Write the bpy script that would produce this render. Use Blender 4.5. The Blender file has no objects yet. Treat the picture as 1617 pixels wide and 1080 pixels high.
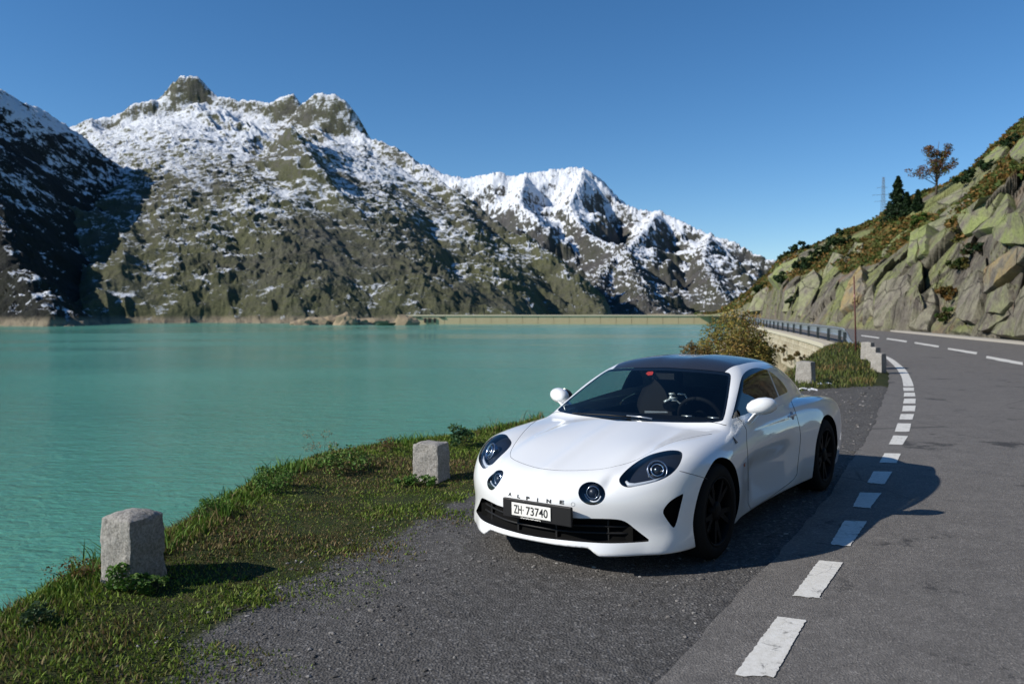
import bpy, bmesh, math, random
import numpy as np
from mathutils import Vector, Matrix, noise as mnoise

# ------------------------------------------------------------------ camera
W0, H0 = 1617, 1080
FPX, CAMH, HOR = 1258.0, 1.636, 493.0
PITCH = math.atan((H0/2-HOR)/FPX)
sc = bpy.context.scene
C = sc.collection
cam_d = bpy.data.cameras.new('camera'); cam = bpy.data.objects.new('camera', cam_d); C.objects.link(cam)
cam.location = (0, 0, CAMH); cam.rotation_euler = (math.pi/2-PITCH, 0, 0)
cam_d.sensor_width = 36.0; cam_d.lens = FPX/W0*36.0
cam_d.clip_start = 0.05; cam_d.clip_end = 60000
cam_d.dof.use_dof = True; cam_d.dof.focus_distance = 5.6; cam_d.dof.aperture_fstop = 2.8
sc.camera = cam
# ------------------------------------------------------------------ sky and sun
SUN_EL, SUN_AZ = math.radians(31), math.radians(16)     # azimuth: shadows fall to the right and this much away
SUNV = Vector((-math.cos(SUN_EL)*math.cos(SUN_AZ), -math.cos(SUN_EL)*math.sin(SUN_AZ), math.sin(SUN_EL)))
world = bpy.data.worlds.new('World'); sc.world = world; world.use_nodes = True
wn = world.node_tree.nodes; wl = world.node_tree.links
for n in list(wn): wn.remove(n)
w_out = wn.new('ShaderNodeOutputWorld'); w_bg = wn.new('ShaderNodeBackground'); w_sky = wn.new('ShaderNodeTexSky')
w_sky.sky_type = 'NISHITA'; w_sky.sun_disc = False
w_sky.sun_elevation = SUN_EL; w_sky.sun_rotation = math.atan2(SUNV.x, SUNV.y)
w_sky.altitude = 1300; w_sky.air_density = 1.0; w_sky.dust_density = 0.0; w_sky.ozone_density = 4.0
w_bg.inputs['Strength'].default_value = 0.105
w_hs = wn.new('ShaderNodeHueSaturation'); w_hs.inputs['Saturation'].default_value = 1.2
wl.new(w_sky.outputs[0], w_hs.inputs['Color']); wl.new(w_hs.outputs[0], w_bg.inputs[0]); wl.new(w_bg.outputs[0], w_out.inputs[0])
sun_d = bpy.data.lights.new('sun', 'SUN'); sun = bpy.data.objects.new('sun', sun_d); C.objects.link(sun)
sun_d.energy = 4.9; sun_d.angle = math.radians(0.5); sun_d.color = (1.0, 0.94, 0.84)
sun.rotation_euler = SUNV.to_track_quat('Z', 'Y').to_euler()
sun.location = (-30, -12, 40)
sc.view_settings.view_transform = 'Standard'; sc.view_settings.look = 'None'
sc.view_settings.exposure = 0.22; sc.view_settings.gamma = 1.0; sc.view_settings.use_curve_mapping = False
sc.render.engine = 'CYCLES'
sc.cycles.max_bounces = 8; sc.cycles.transparent_max_bounces = 16
sc.cycles.caustics_reflective = False; sc.cycles.caustics_refractive = False
sc.cycles.sample_clamp_indirect = 6.0
sc.cycles.use_denoising = True

# ------------------------------------------------------------------ helpers
rng = np.random.default_rng(7)
random.seed(7)
def obj(name, me, mat=None, parent=None, label=None, cat=None, group=None, kind=None, loc=None):
    o = bpy.data.objects.new(name, me); C.objects.link(o)
    if mat is not None and me is not None:
        for m in (mat if isinstance(mat, (list, tuple)) else [mat]): me.materials.append(m)
    if parent is not None: o.parent = parent
    if loc is not None: o.location = loc
    if label: o['label'] = label
    if cat: o['category'] = cat
    if group: o['group'] = group
    if kind: o['kind'] = kind
    return o
def empty(name, loc=(0, 0, 0), rot=(0, 0, 0), label=None, cat=None, group=None, kind=None):
    o = bpy.data.objects.new(name, None); C.objects.link(o)
    o.location = loc; o.rotation_euler = rot; o.empty_display_size = 0.2
    if label: o['label'] = label
    if cat: o['category'] = cat
    if group: o['group'] = group
    if kind: o['kind'] = kind
    return o
def mesh(V, F, smooth=True, name='mesh', normals=None, fmat=None):
    """V (n,3), F (m,3) or (m,4) arrays or list of polygons"""
    me = bpy.data.meshes.new(name)
    V = np.asarray(V, np.float32)
    if isinstance(F, np.ndarray) and F.ndim == 2:
        k = F.shape[1]; me.vertices.add(len(V)); me.vertices.foreach_set('co', V.ravel())
        me.loops.add(F.size); me.loops.foreach_set('vertex_index', F.astype(np.int32).ravel())
        me.polygons.add(len(F)); me.polygons.foreach_set('loop_start', np.arange(0, F.size, k, dtype=np.int32))
        me.polygons.foreach_set('loop_total', np.full(len(F), k, np.int32))
        me.update(calc_edges=True)
    else:
        me.from_pydata([tuple(map(float, v)) for v in V], [], [tuple(int(i) for i in f) for f in F])
    me.polygons.foreach_set('use_smooth', np.full(len(me.polygons), bool(smooth)))
    if fmat is not None: me.polygons.foreach_set('material_index', np.asarray(fmat, np.int32))
    if normals is not None: me.normals_split_custom_set_from_vertices(np.asarray(normals, np.float32))
    me.update()
    return me
class MB:
    """collects polygons for ONE mesh"""
    def __init__(s): s.v = []; s.f = []
    def add(s, V, F):
        b = len(s.v); s.v += [tuple(map(float, p)) for p in V]; s.f += [tuple(i+b for i in q) for q in F]; return s
    def box(s, c, d, rz=0, rot=None):
        M = rot if rot is not None else Matrix.Rotation(rz, 3, 'Z'); P = []
        for z in (-1, 1):
            for x, y in ((-1, -1), (1, -1), (1, 1), (-1, 1)):
                P.append(Vector(c)+M @ Vector((x*d[0]/2, y*d[1]/2, z*d[2]/2)))
        return s.add(P, [(3, 2, 1, 0), (4, 5, 6, 7), (0, 1, 5, 4), (1, 2, 6, 5), (2, 3, 7, 6), (3, 0, 4, 7)])
    def tube(s, pts, r, n=8, cap=True):
        pts = [Vector(p) for p in pts]; rs = r if isinstance(r, (list, tuple, np.ndarray)) else [r]*len(pts)
        rings = []; up = None
        for i, p in enumerate(pts):
            t = (pts[min(i+1, len(pts)-1)]-pts[max(i-1, 0)]).normalized()
            if up is None: up = t.orthogonal().normalized()
            a = (up-t*up.dot(t))
            a = a.normalized() if a.length > 1e-6 else t.orthogonal().normalized()
            up = a; b = t.cross(a)
            rings.append([p+(a*math.cos(2*math.pi*k/n)+b*math.sin(2*math.pi*k/n))*rs[i] for k in range(n)])
        V = [q for R in rings for q in R]; F = []
        for i in range(len(pts)-1):
            for k in range(n):
                F.append((i*n+k, i*n+(k+1) % n, (i+1)*n+(k+1) % n, (i+1)*n+k))
        if cap: F.append(tuple(range(n-1, -1, -1))); F.append(tuple((len(pts)-1)*n+k for k in range(n)))
        return s.add(V, F)
    def lathe(s, prof, n=32, M=None):
        """profile of (r, h) about local Z"""
        M = M or Matrix.Identity(4); V = []; F = []
        for r, h in prof:
            for k in range(n):
                a = 2*math.pi*k/n; V.append(M @ Vector((r*math.cos(a), r*math.sin(a), h)))
        for i in range(len(prof)-1):
            for k in range(n): F.append((i*n+k, i*n+(k+1) % n, (i+1)*n+(k+1) % n, (i+1)*n+k))
        return s.add(V, F)
    def mesh(s, smooth=False, name='mesh'): return mesh(np.array(s.v), s.f, smooth, name)
    def build(s, name, mat, parent=None, smooth=False, **k): return obj(name, s.mesh(smooth, name), mat, parent, **k)
def bevelled(me, w, seg=2):
    bm = bmesh.new(); bm.from_mesh(me)
    bmesh.ops.bevel(bm, geom=[e for e in bm.edges], offset=w, segments=seg, affect='EDGES', profile=.5)
    bm.to_mesh(me); bm.free(); me.update(); return me
def sstep(a, b, x):
    t = np.clip((np.asarray(x, float)-a)/(b-a), 0, 1); return t*t*(3-2*t)
def spline(xs, ys):
    """natural cubic spline through knots, linear beyond the ends"""
    o = np.argsort(xs); xs = np.asarray(xs, float)[o]; ys = np.asarray(ys, float)[o]; n = len(xs); h = np.diff(xs)
    A = np.eye(n); r = np.zeros(n)
    for i in range(1, n-1):
        A[i, i-1] = h[i-1]; A[i, i] = 2*(h[i-1]+h[i]); A[i, i+1] = h[i]
        r[i] = 6*((ys[i+1]-ys[i])/h[i]-(ys[i]-ys[i-1])/h[i-1])
    m = np.linalg.solve(A, r)
    s0 = (ys[1]-ys[0])/h[0]-h[0]*m[1]/6; s1 = (ys[-1]-ys[-2])/h[-1]+h[-1]*m[-2]/6
    gx = np.linspace(xs[0], xs[-1], 1500); k = np.clip(np.searchsorted(xs, gx)-1, 0, n-2)
    a = xs[k+1]-gx; b = gx-xs[k]; hk = h[k]
    gy = (m[k]*a**3+m[k+1]*b**3)/(6*hk)+(ys[k]/hk-m[k]*hk/6)*a+(ys[k+1]/hk-m[k+1]*hk/6)*b
    def f(x):
        x = np.asarray(x, float)
        return np.interp(x, gx, gy)+np.minimum(x-xs[0], 0)*s0+np.maximum(x-xs[-1], 0)*s1
    return f
# value noise on arrays (smooth, hashed lattice)
def _hash(ix, iy, iz, seed):
    h = (ix.astype(np.int64)*374761393+iy.astype(np.int64)*668265263+iz.astype(np.int64)*2147483647+seed*1274126177) & 0xffffffff
    h = ((h ^ (h >> 13))*1274126177) & 0xffffffff
    h = ((h ^ (h >> 16))*2246822519) & 0xffffffff
    return ((h ^ (h >> 15)) & 0xffffff)/float(0xffffff)*2-1
def vnoise(x, y, z=None, seed=0):
    x = np.asarray(x, float); y = np.asarray(y, float)
    if z is None:
        ix, iy = np.floor(x), np.floor(y); fx, fy = x-ix, y-iy; u = fx*fx*fx*(fx*(fx*6-15)+10); v = fy*fy*fy*(fy*(fy*6-15)+10); o = np.zeros_like(ix)
        a = _hash(ix, iy, o, seed); b = _hash(ix+1, iy, o, seed); c = _hash(ix, iy+1, o, seed); d = _hash(ix+1, iy+1, o, seed)
        return (a*(1-u)+b*u)*(1-v)+(c*(1-u)+d*u)*v
    z = np.asarray(z, float)
    ix, iy, iz = np.floor(x), np.floor(y), np.floor(z); fx, fy, fz = x-ix, y-iy, z-iz
    u, v, w = (t*t*t*(t*(t*6-15)+10) for t in (fx, fy, fz)); r = 0
    for a in (0, 1):
        for b in (0, 1):
            for c in (0, 1):
                r = r+_hash(ix+a, iy+b, iz+c, seed)*(u if a else 1-u)*(v if b else 1-v)*(w if c else 1-w)
    return r
def fbm(x, y, z=None, oct=5, seed=0, gain=.5, lac=2.03, ridged=False):
    r = 0; a = 1; tot = 0
    for i in range(oct):
        n = vnoise(x*lac**i+i*17.3, y*lac**i-i*9.1, None if z is None else z*lac**i, seed+i)
        r = r+a*((1-2*np.abs(n)) if ridged else n); tot += a; a *= gain
    return r/tot
# pixel <-> world
_cp, _sp = math.cos(PITCH), math.sin(PITCH)
def ray(px, py):
    """world direction of a photo pixel, scaled so that its y component is 1 (depth along +Y)"""
    u = (px-W0/2)/FPX; v = (H0/2-py)/FPX
    d = np.array([u, _cp+v*_sp, -_sp+v*_cp]); return d/d[1]
def at(px, py, depth):
    d = ray(px, py); return Vector((d[0]*depth, depth, CAMH+d[2]*depth))
CX, CY, YAW, TP, TR = .661, 5.72, math.radians(-127.15), -.007, .018
GX = TR*-math.sin(YAW)+TP*math.cos(YAW); GY = TR*math.cos(YAW)+TP*math.sin(YAW)
def ground(x, y):
    """height of the road and lay-by: a gentle cross-fall towards the lake that dies away with distance"""
    x = np.asarray(x, float); y = np.asarray(y, float)
    t = (x-CX)*GX+(y-CY)*GY
    return t*(1-sstep(9, 26, y))*(1-sstep(7, 20, np.abs(x)))
def on_ground(px, py, dz=0.0):
    d = ray(px, py); t = -CAMH/d[2]
    for _ in range(30): t = (float(ground(d[0]*t, t))+dz-CAMH)/d[2]
    return Vector((d[0]*t, t, float(ground(d[0]*t, t))))
# ------------------------------------------------------------------ materials
def mat(name, col=(.5, .5, .5), rough=.6, metal=0., spec=.5, coat=0., **kw):
    m = bpy.data.materials.new(name); m.use_nodes = True; nt = m.node_tree; b = nt.nodes['Principled BSDF']
    b.inputs['Base Color'].default_value = (*col, 1); b.inputs['Roughness'].default_value = rough
    b.inputs['Metallic'].default_value = metal; b.inputs['Specular IOR Level'].default_value = spec
    b.inputs['Coat Weight'].default_value = coat; b.inputs['Coat Roughness'].default_value = .03
    return m
class NT:
    """small node-graph writer"""
    def __init__(s, m): s.t = m.node_tree; s.b = s.t.nodes['Principled BSDF']; s.out = s.t.nodes['Material Output']
    def n(s, typ, **k):
        nd = s.t.nodes.new(typ)
        for a, v in k.items(): setattr(nd, a, v)
        return nd
    def l(s, a, b): s.t.links.new(a, b)
    def coord(s, kind='Object', scale=(1, 1, 1), rot=(0, 0, 0)):
        c = s.n('ShaderNodeTexCoord'); m = s.n('ShaderNodeMapping'); m.inputs['Scale'].default_value = scale; m.inputs['Rotation'].default_value = rot
        s.l(c.outputs[kind], m.inputs[0]); return m.outputs[0]
    def noise(s, vec, scale, det=6, rough=.55, dist=0., out=0):
        n = s.n('ShaderNodeTexNoise'); n.inputs['Scale'].default_value = scale; n.inputs['Detail'].default_value = det
        n.inputs['Roughness'].default_value = rough; n.inputs['Distortion'].default_value = dist
        s.l(vec, n.inputs['Vector']); return n.outputs[out]
    def voro(s, vec, scale, feature='F1', rnd=1., out='Distance'):
        n = s.n('ShaderNodeTexVoronoi', feature=feature); n.inputs['Scale'].default_value = scale; n.inputs['Randomness'].default_value = rnd
        s.l(vec, n.inputs['Vector']); return n.outputs[out]
    def ramp(s, fac, stops, interp='LINEAR'):
        r = s.n('ShaderNodeValToRGB'); e = r.color_ramp.elements; r.color_ramp.interpolation = interp
        while len(e) < len(stops): e.new(.5)
        for q, (p, c) in zip(e, stops):
            q.position = p; q.color = (*((c,)*3 if isinstance(c, (int, float)) else c), 1)
        s.l(fac, r.inputs[0]); return r.outputs[0]
    def mix(s, fac, a, b, mode='MIX'):
        m = s.n('ShaderNodeMix', data_type='RGBA', blend_type=mode)
        for sock, v in ((m.inputs[0], fac), (m.inputs[6], a), (m.inputs[7], b)):
            if isinstance(v, (int, float)): sock.default_value = v
            elif isinstance(v, tuple): sock.default_value = (*v, 1)
            else: s.l(v, sock)
        return m.outputs[2]
    def math(s, op, a, b=0., c=0.):
        m = s.n('ShaderNodeMath', operation=op)
        for i, v in enumerate((a, b, c)):
            if isinstance(v, (int, float)): m.inputs[i].default_value = v
            else: s.l(v, m.inputs[i])
        return m.outputs[0]
    def bump(s, h, strength=.4, dist=.02, normal=None):
        b = s.n('ShaderNodeBump'); b.inputs['Strength'].default_value = strength; b.inputs['Distance'].default_value = dist
        s.l(h, b.inputs['Height'])
        if normal is not None: s.l(normal, b.inputs['Normal'])
        return b.outputs[0]
    def set(s, **k):
        for a, v in k.items():
            sock = s.b.inputs[{'color': 'Base Color', 'rough': 'Roughness', 'normal': 'Normal', 'alpha': 'Alpha'}.get(a, a)]
            if isinstance(v, (int, float)): sock.default_value = v
            elif isinstance(v, tuple): sock.default_value = (*v, 1)
            else: s.l(v, sock)
# ================================================================== SETTING
ZW = -6.7                                                     # lake level
def poly_dist(x, y, pts):
    """distance to an open polyline and signed side (positive = right of travel)"""
    best = np.full(np.shape(x), 1e9); sd = np.zeros(np.shape(x)); al = np.zeros(np.shape(x)); acc = 0
    pts = np.asarray(pts, float)
    for a, b in zip(pts[:-1], pts[1:]):
        e = b-a; L2 = (e*e).sum(); t = np.clip(((x-a[0])*e[0]+(y-a[1])*e[1])/L2, 0, 1)
        dx = x-a[0]-t*e[0]; dy = y-a[1]-t*e[1]; d = np.hypot(dx, dy); m = d < best
        best = np.where(m, d, best); cr = e[1]*(x-a[0])-e[0]*(y-a[1]); sd = np.where(m, np.sign(cr), sd); al = np.where(m, acc+t*math.sqrt(L2), al); acc += math.sqrt(L2)
    return best, sd, al
def grid_faces(n, m):
    i = np.arange(n*m).reshape(n, m); return np.stack([i[:-1, :-1], i[:-1, 1:], i[1:, 1:], i[1:, :-1]], -1).reshape(-1, 4)
def color_attr(me, name, col):
    a = me.color_attributes.new(name, 'FLOAT_COLOR', 'POINT'); c = np.ones((len(me.vertices), 4), np.float32)
    col = np.asarray(col, np.float32); c[:, :3] = col if col.ndim == 2 else col[:, None]; a.data.foreach_set('color', c.ravel())
def smooth_line(pts, step=.5):
    """Catmull-Rom through 2-D points, evenly sampled"""
    P = np.asarray(pts, float); P = np.concatenate([[2*P[0]-P[1]], P, [2*P[-1]-P[-2]]]); out = []
    for i in range(1, len(P)-2):
        n = max(2, int(np.linalg.norm(P[i+1]-P[i])/step)); t = np.linspace(0, 1, n, endpoint=False)[:, None]
        out.append(.5*((2*P[i])+(-P[i-1]+P[i+1])*t+(2*P[i-1]-5*P[i]+4*P[i+1]-P[i+2])*t*t+(-P[i-1]+3*P[i]-3*P[i+1]+P[i+2])*t**3))
    return np.concatenate(out+[P[-2:-1]])
def offset_line(P, d):
    T = np.gradient(P, axis=0); T /= np.linalg.norm(T, axis=1, keepdims=True); return P+np.stack([T[:, 1], -T[:, 0]], 1)*d
g2 = lambda px, py: tuple(on_ground(px, py))[:2]
# ---- lines of the road on the ground, read from the photograph
edge_px = [(1159, 1071), (1252.4, 944), (1310.5, 862.6), (1346.4, 802.8), (1369.6, 764.8), (1388.6, 732.4), (1403.4, 703.4), (1413, 683.4), (1420, 664), (1424.5, 650.8), (1427, 633), (1427.5, 620), (1424, 598), (1414.7, 581.7)]
EL = [g2(*p) for p in edge_px]
d0 = np.array(EL[0])-np.array(EL[2]); d0 /= np.linalg.norm(d0)
EL = [tuple(np.array(EL[0])+d0*k) for k in (14, 7, 3)]+EL+[(14.6, 32.7), (17.2, 40), (21.4, 58), (25.8, 76.8), (31.5, 101), (42, 146), (60, 206), (88, 300), (125, 400)]
EL = smooth_line(EL, .5)                                      # left edge line, outer side
asph_px = [(1050, 1064), (1095.8, 1020), (1155.6, 950), (1208.4, 899), (1262, 838), (1312, 775), (1351.5, 720), (1372.6, 687), (1386.6, 655), (1400.6, 613), (1402.4, 597), (1398, 585)]
AL = [g2(*p) for p in asph_px]; d1 = np.array(AL[0])-np.array(AL[2]); d1 /= np.linalg.norm(d1)
AL = [tuple(np.array(AL[0])+d1*k) for k in (15, 7, 3)]+AL+[tuple(p) for p in offset_line(smooth_line([(13.6, 29.5), (14.6, 32.7), (17.2, 40), (21.4, 58), (25.8, 76.8), (31.5, 101), (42, 146), (60, 206), (88, 300), (125, 400)], 6), -.45)]
AL = smooth_line(AL, .5)
RL = offset_line(EL, 8.1)
# ---- materials of the ground
def m_asphalt():
    m = mat('asphalt', (.06, .057, .053), .85); t = NT(m); v = t.coord('Object')
    big = t.noise(v, .35, 4, .6); mid = t.noise(v, 5, 6, .65); ag = t.voro(v, 95, out='Color'); sepc = t.n('ShaderNodeSeparateColor'); t.l(ag, sepc.inputs[0]); fine = t.noise(v, 70, 4, .8)
    c = t.ramp(big, [(.3, (.112, .102, .094)), (.7, (.152, .140, .129))])
    c = t.mix(.55, c, t.ramp(sepc.outputs[0], [(.0, (.045, .042, .040)), (.5, (.125, .116, .107)), (.86, (.185, .172, .16)), (1., (.36, .34, .32))]))
    c = t.mix(.30, c, t.ramp(mid, [(.35, (.075, .07, .066)), (.7, (.20, .187, .174))]))
    sp1 = t.noise(v, 1.35, 2, .5, .3); sp2 = t.noise(v, 9, 5, .8); spots = t.ramp(t.math('ADD', t.math('MULTIPLY', sp1, .7), t.math('MULTIPLY', sp2, .38)), [(.64, 0.), (.69, 1.)]); c = t.mix(t.math('MULTIPLY', spots, .8), c, (.020, .019, .019))
    wh = t.ramp(t.voro(v, 17), [(.035, 1.), (.07, 0.)]); c = t.mix(t.math('MULTIPLY', wh, .6), c, (.36, .34, .32))
    ck = t.ramp(t.voro(t.coord('Object', (1, .35, 1), (0, 0, .5)), .45, 'DISTANCE_TO_EDGE'), [(.0, 1.), (.006, 0.)]); c = t.mix(t.math('MULTIPLY', t.math('MULTIPLY', ck, t.ramp(t.noise(v, .7, 3), [(.5, 0.), (.6, 1.)])), .7), c, (.025, .024, .023))
    t.set(color=c, normal=t.bump(t.math('ADD', fine, t.voro(v, 95)), .7, .007)); t.set(rough=.82); return m
M_ASPHALT = m_asphalt()
def m_gravel():
    """compacted gravel of the lay-by, grass soil where the mask says so"""
    m = mat('layby_ground', (.1, .1, .1), .95, spec=.2); t = NT(m); v = t.coord('Object')
    a = t.n('ShaderNodeVertexColor', layer_name='zone'); sep = t.n('ShaderNodeSeparateColor'); t.l(a.outputs[0], sep.inputs[0])
    big = t.noise(v, .9, 5, .6); mid = t.noise(v, 9, 6, .65); vor = t.voro(v, 70, out='Color'); vd = t.voro(v, 70)
    g = t.ramp(big, [(.3, (.055, .051, .048)), (.7, (.100, .094, .089))]); vsc = t.n('ShaderNodeSeparateColor'); t.l(vor, vsc.inputs[0]); g = t.mix(.6, g, t.ramp(vsc.outputs[0], [(.0, (.022, .020, .019)), (.55, (.075, .070, .066)), (.85, (.14, .13, .125)), (1., (.32, .31, .30))]))
    g = t.mix(.35, g, t.ramp(mid, [(.3, .05), (.75, .16)]))
    chips = t.ramp(t.voro(v, 23), [(.05, 1.), (.11, 0.)]); g = t.mix(t.math('MULTIPLY', chips, .5), g, (.26, .25, .24))
    s = t.ramp(t.noise(v, 5, 6, .7), [(.25, (.028, .040, .010)), (.5, (.045, .060, .014)), (.66, (.085, .075, .026)), (.8, (.050, .042, .020))])
    s = t.mix(.4, s, t.ramp(t.noise(v, 60, 4, .7), [(.3, .015), (.7, .10)]), 'OVERLAY')
    edge = t.math('ADD', sep.outputs[0], t.math('MULTIPLY', t.math('SUBTRACT', t.noise(v, 3.5, 6, .7), .5), .9))
    k = t.ramp(edge, [(.42, 0.), (.58, 1.)]); tanc = t.ramp(t.noise(v, 1.2, 6, .7), [(.3, (.15, .11, .065)), (.55, (.34, .28, .19)), (.75, (.46, .40, .30))])
    h = t.math('ADD', t.math('MULTIPLY', t.noise(v, 38, 5, .7), .6), t.math('MULTIPLY', vd, .5))
    tw = t.n('ShaderNodeTexWave'); tw.inputs['Scale'].default_value = 2.6; tw.inputs['Distortion'].default_value = 5; tw.inputs['Detail'].default_value = 3
    t.l(t.coord('Object', rot=(0, 0, math.radians(-35))), tw.inputs[0])
    h = t.math('ADD', h, t.math('MULTIPLY', t.math('MULTIPLY', tw.outputs['Fac'], .35), t.ramp(t.noise(v, .8, 2), [(.5, 0.), (.62, 1.)])))
    t.set(color=t.mix(sep.outputs[1], t.mix(k, g, s), tanc), normal=t.bump(h, .9, .016)); return m
M_LAYBY = m_gravel()
# ---- land around the lay-by: a fine sheet near the camera, coarse further off
bank_px = [(-250, 1120), (-60, 1000), (0, 955), (60, 925), (150, 893), (262, 838), (335, 790), (430, 745), (520, 716), (610, 703), (700, 692), (770, 683)]
BK = [g2(*p) for p in bank_px]
BK = [(-9, -30), (-5.2, -3)]+BK+[(.5, 12.3), (2.2, 15.0), (4.6, 17.6), (6.5, 19.8), (9.3, 25.5), (12.4, 31.6), (14.2, 35.5), (16.1, 41.5), (20.5, 59), (24.6, 77), (30.3, 101), (40, 146), (58, 206), (86, 300), (122, 400)]
BK = smooth_line(BK, .4); BK = np.concatenate([BK[BK[:, 1] < 45][::2], BK[BK[:, 1] >= 45][::14]])
grav_px = [(230, 1200), (290, 1085), (345, 1010), (440, 955), (560, 885), (650, 845), (735, 800), (800, 770)]
GV = [g2(*p) for p in grav_px]; GV = [(-3, -12), (-1.6, -1)]+GV+[(1.6, 10.2), (3.4, 13.2), (5.2, 15.4), (6.6, 16.4), (9.0, 17.1), (10.0, 17.6), (11.5, 19.0)]
GV = smooth_line(GV, .6)
def land_z(x, y):
    d, s, _ = poly_dist(x, y, BK); e = d*s                    # e > 0 on the land side
    z = ground(x, y)
    n = fbm(x*.9, y*.9, oct=4, seed=3)
    dg, sg, _ = poly_dist(x, y, GV); turf = sstep(-.3, .5, -dg*sg)
    z = z+turf*(.045*n+.03)*sstep(-1, 1, e)+(1-turf)*.006*n
    z = z-1.9*sstep(.25, -.35, e)*sstep(33.5, 36, y)
    rim = np.exp(-((e-.55)/.5)**2)*.05*(y < 20)
    lo = np.minimum(e-.15, 0)
    drop = np.where(lo < 0, 1.05*lo-.10*np.minimum(lo*lo, 4), 0)
    z = z+rim+drop+np.where(lo < 0, .22*fbm(x*.8, y*.8, oct=4, seed=9)*sstep(0, 1.5, -lo), 0)
    mound = .55*np.exp(-(((x-10.9)/2.4)**2+((y-26)/4.2)**2))*sstep(-.5, 1.0, e); z = z+mound*sstep(17, 20, y)
    return np.maximum(z, ZW-3), e, turf, -dg*sg
LG_ = {}
def land_sheet(name, xs, ys, zoff=0.):
    X, Y = np.meshgrid(xs, ys); Z, e, turf, tt_ = land_z(X, Y)
    da, sa, _ = poly_dist(X, Y, np.concatenate([AL[AL[:, 1] < 45][::2], AL[AL[:, 1] >= 45][::12]])); ins = da*sa               # > 0 under the road
    Z = np.where(ins > -.35, np.minimum(Z, ground(X, Y)+.10*sstep(0, .35, -ins)+.004), Z); Z = np.where(ins > .02, np.minimum(Z, ground(X, Y))-.06*sstep(0, .25, ins), Z)+zoff
    me = mesh(np.stack([X, Y, Z], -1).reshape(-1, 3), grid_faces(len(ys), len(xs)), True, name); tan_ = (sstep(.1, -.5, e)*sstep(23, 30, Y)*sstep(-.25, .1, fbm(X*.7, Y*.7, oct=4, seed=15)+.15)); color_attr(me, 'zone', np.stack([turf.ravel(), tan_.ravel(), 0*turf.ravel()], 1))
    LG_.update(xs=xs, ys=ys, z=Z, e=e, t=tt_, ro=-ins); return me
xs = np.concatenate([np.arange(-40, -8, .8), np.arange(-8, 9, .09), np.arange(9, 24, .3), np.arange(24, 60, 2.)])
ys = np.concatenate([np.arange(-30, -1, 1.2), np.arange(-1, 13, .09), np.arange(13, 34, .22), np.arange(34, 60, .7), np.arange(60, 420, 6.)])
land_me = land_sheet('lakeside_ground', xs, ys)
land = obj('lakeside_ground', land_me, M_LAYBY, kind='structure', label='dark gravel lay-by with grass bank beside the lake')
from mathutils.bvhtree import BVHTree
LANDB = BVHTree.FromObject(land, bpy.context.evaluated_depsgraph_get())
def glook(key, x, y):
    """bilinear look-up of a field kept on the land grid"""
    xs_, ys_, G = LG_['xs'], LG_['ys'], LG_[key]; x = np.asarray(x, float); y = np.asarray(y, float)
    i = np.clip(np.searchsorted(xs_, x)-1, 0, len(xs_)-2); j = np.clip(np.searchsorted(ys_, y)-1, 0, len(ys_)-2)
    u = np.clip((x-xs_[i])/(xs_[i+1]-xs_[i]), 0, 1); v = np.clip((y-ys_[j])/(ys_[j+1]-ys_[j]), 0, 1)
    return (G[j, i]*(1-u)+G[j, i+1]*u)*(1-v)+(G[j+1, i]*(1-u)+G[j+1, i+1]*u)*v
def zland(x, y): return float(glook('z', x, y))
def on_land(px, py):
    d = Vector(ray(px, py)).normalized(); h = LANDB.ray_cast(Vector((0, 0, CAMH)), d); return h[0]
# ---- road sheet
def strip(A, B, z, n=9, jag=0.):
    """sheet between two lines sampled alike"""
    t = np.linspace(0, 1, n)[None, :, None]; P = A[:, None]*(1-t)+B[:, None]*t
    Z = ground(P[..., 0], P[..., 1])+z; return np.concatenate([P, Z[..., None]], -1).reshape(-1, 3), grid_faces(len(A), n)
def resample(P, n):
    s = np.concatenate([[0], np.cumsum(np.linalg.norm(np.diff(P, axis=0), axis=1))]); q = np.linspace(0, 1, n)**1.6*s[-1]
    return np.stack([np.interp(q, s, P[:, 0]), np.interp(q, s, P[:, 1])], 1)
_far = lambda P: P[P[:, 1] < 330]
A_ = resample(_far(AL), 1600); B_ = np.array([RL[np.argmin(((RL-a)**2).sum(1))] for a in A_])
B_ = smooth_line(B_[::12], .6); B_ = resample(B_, 1600)
_ar = np.concatenate([[0], np.cumsum(np.linalg.norm(np.diff(A_, axis=0), axis=1))]); jn = vnoise(_ar*1.1, _ar*0+3.3)*.5+vnoise(_ar*5, _ar*0+7.1)*.5; T_ = np.gradient(A_, axis=0); T_ /= np.linalg.norm(T_, axis=1, keepdims=True)
A_j = A_-np.stack([T_[:, 1], -T_[:, 0]], 1)*(jn*.035)[:, None]
rv, rf_ = strip(A_j, B_, .012, 14)
road = obj('road', mesh(rv, rf_[:, ::-1], True, 'road'), M_ASPHALT, kind='structure', label='curving grey asphalt mountain road with white markings')
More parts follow.
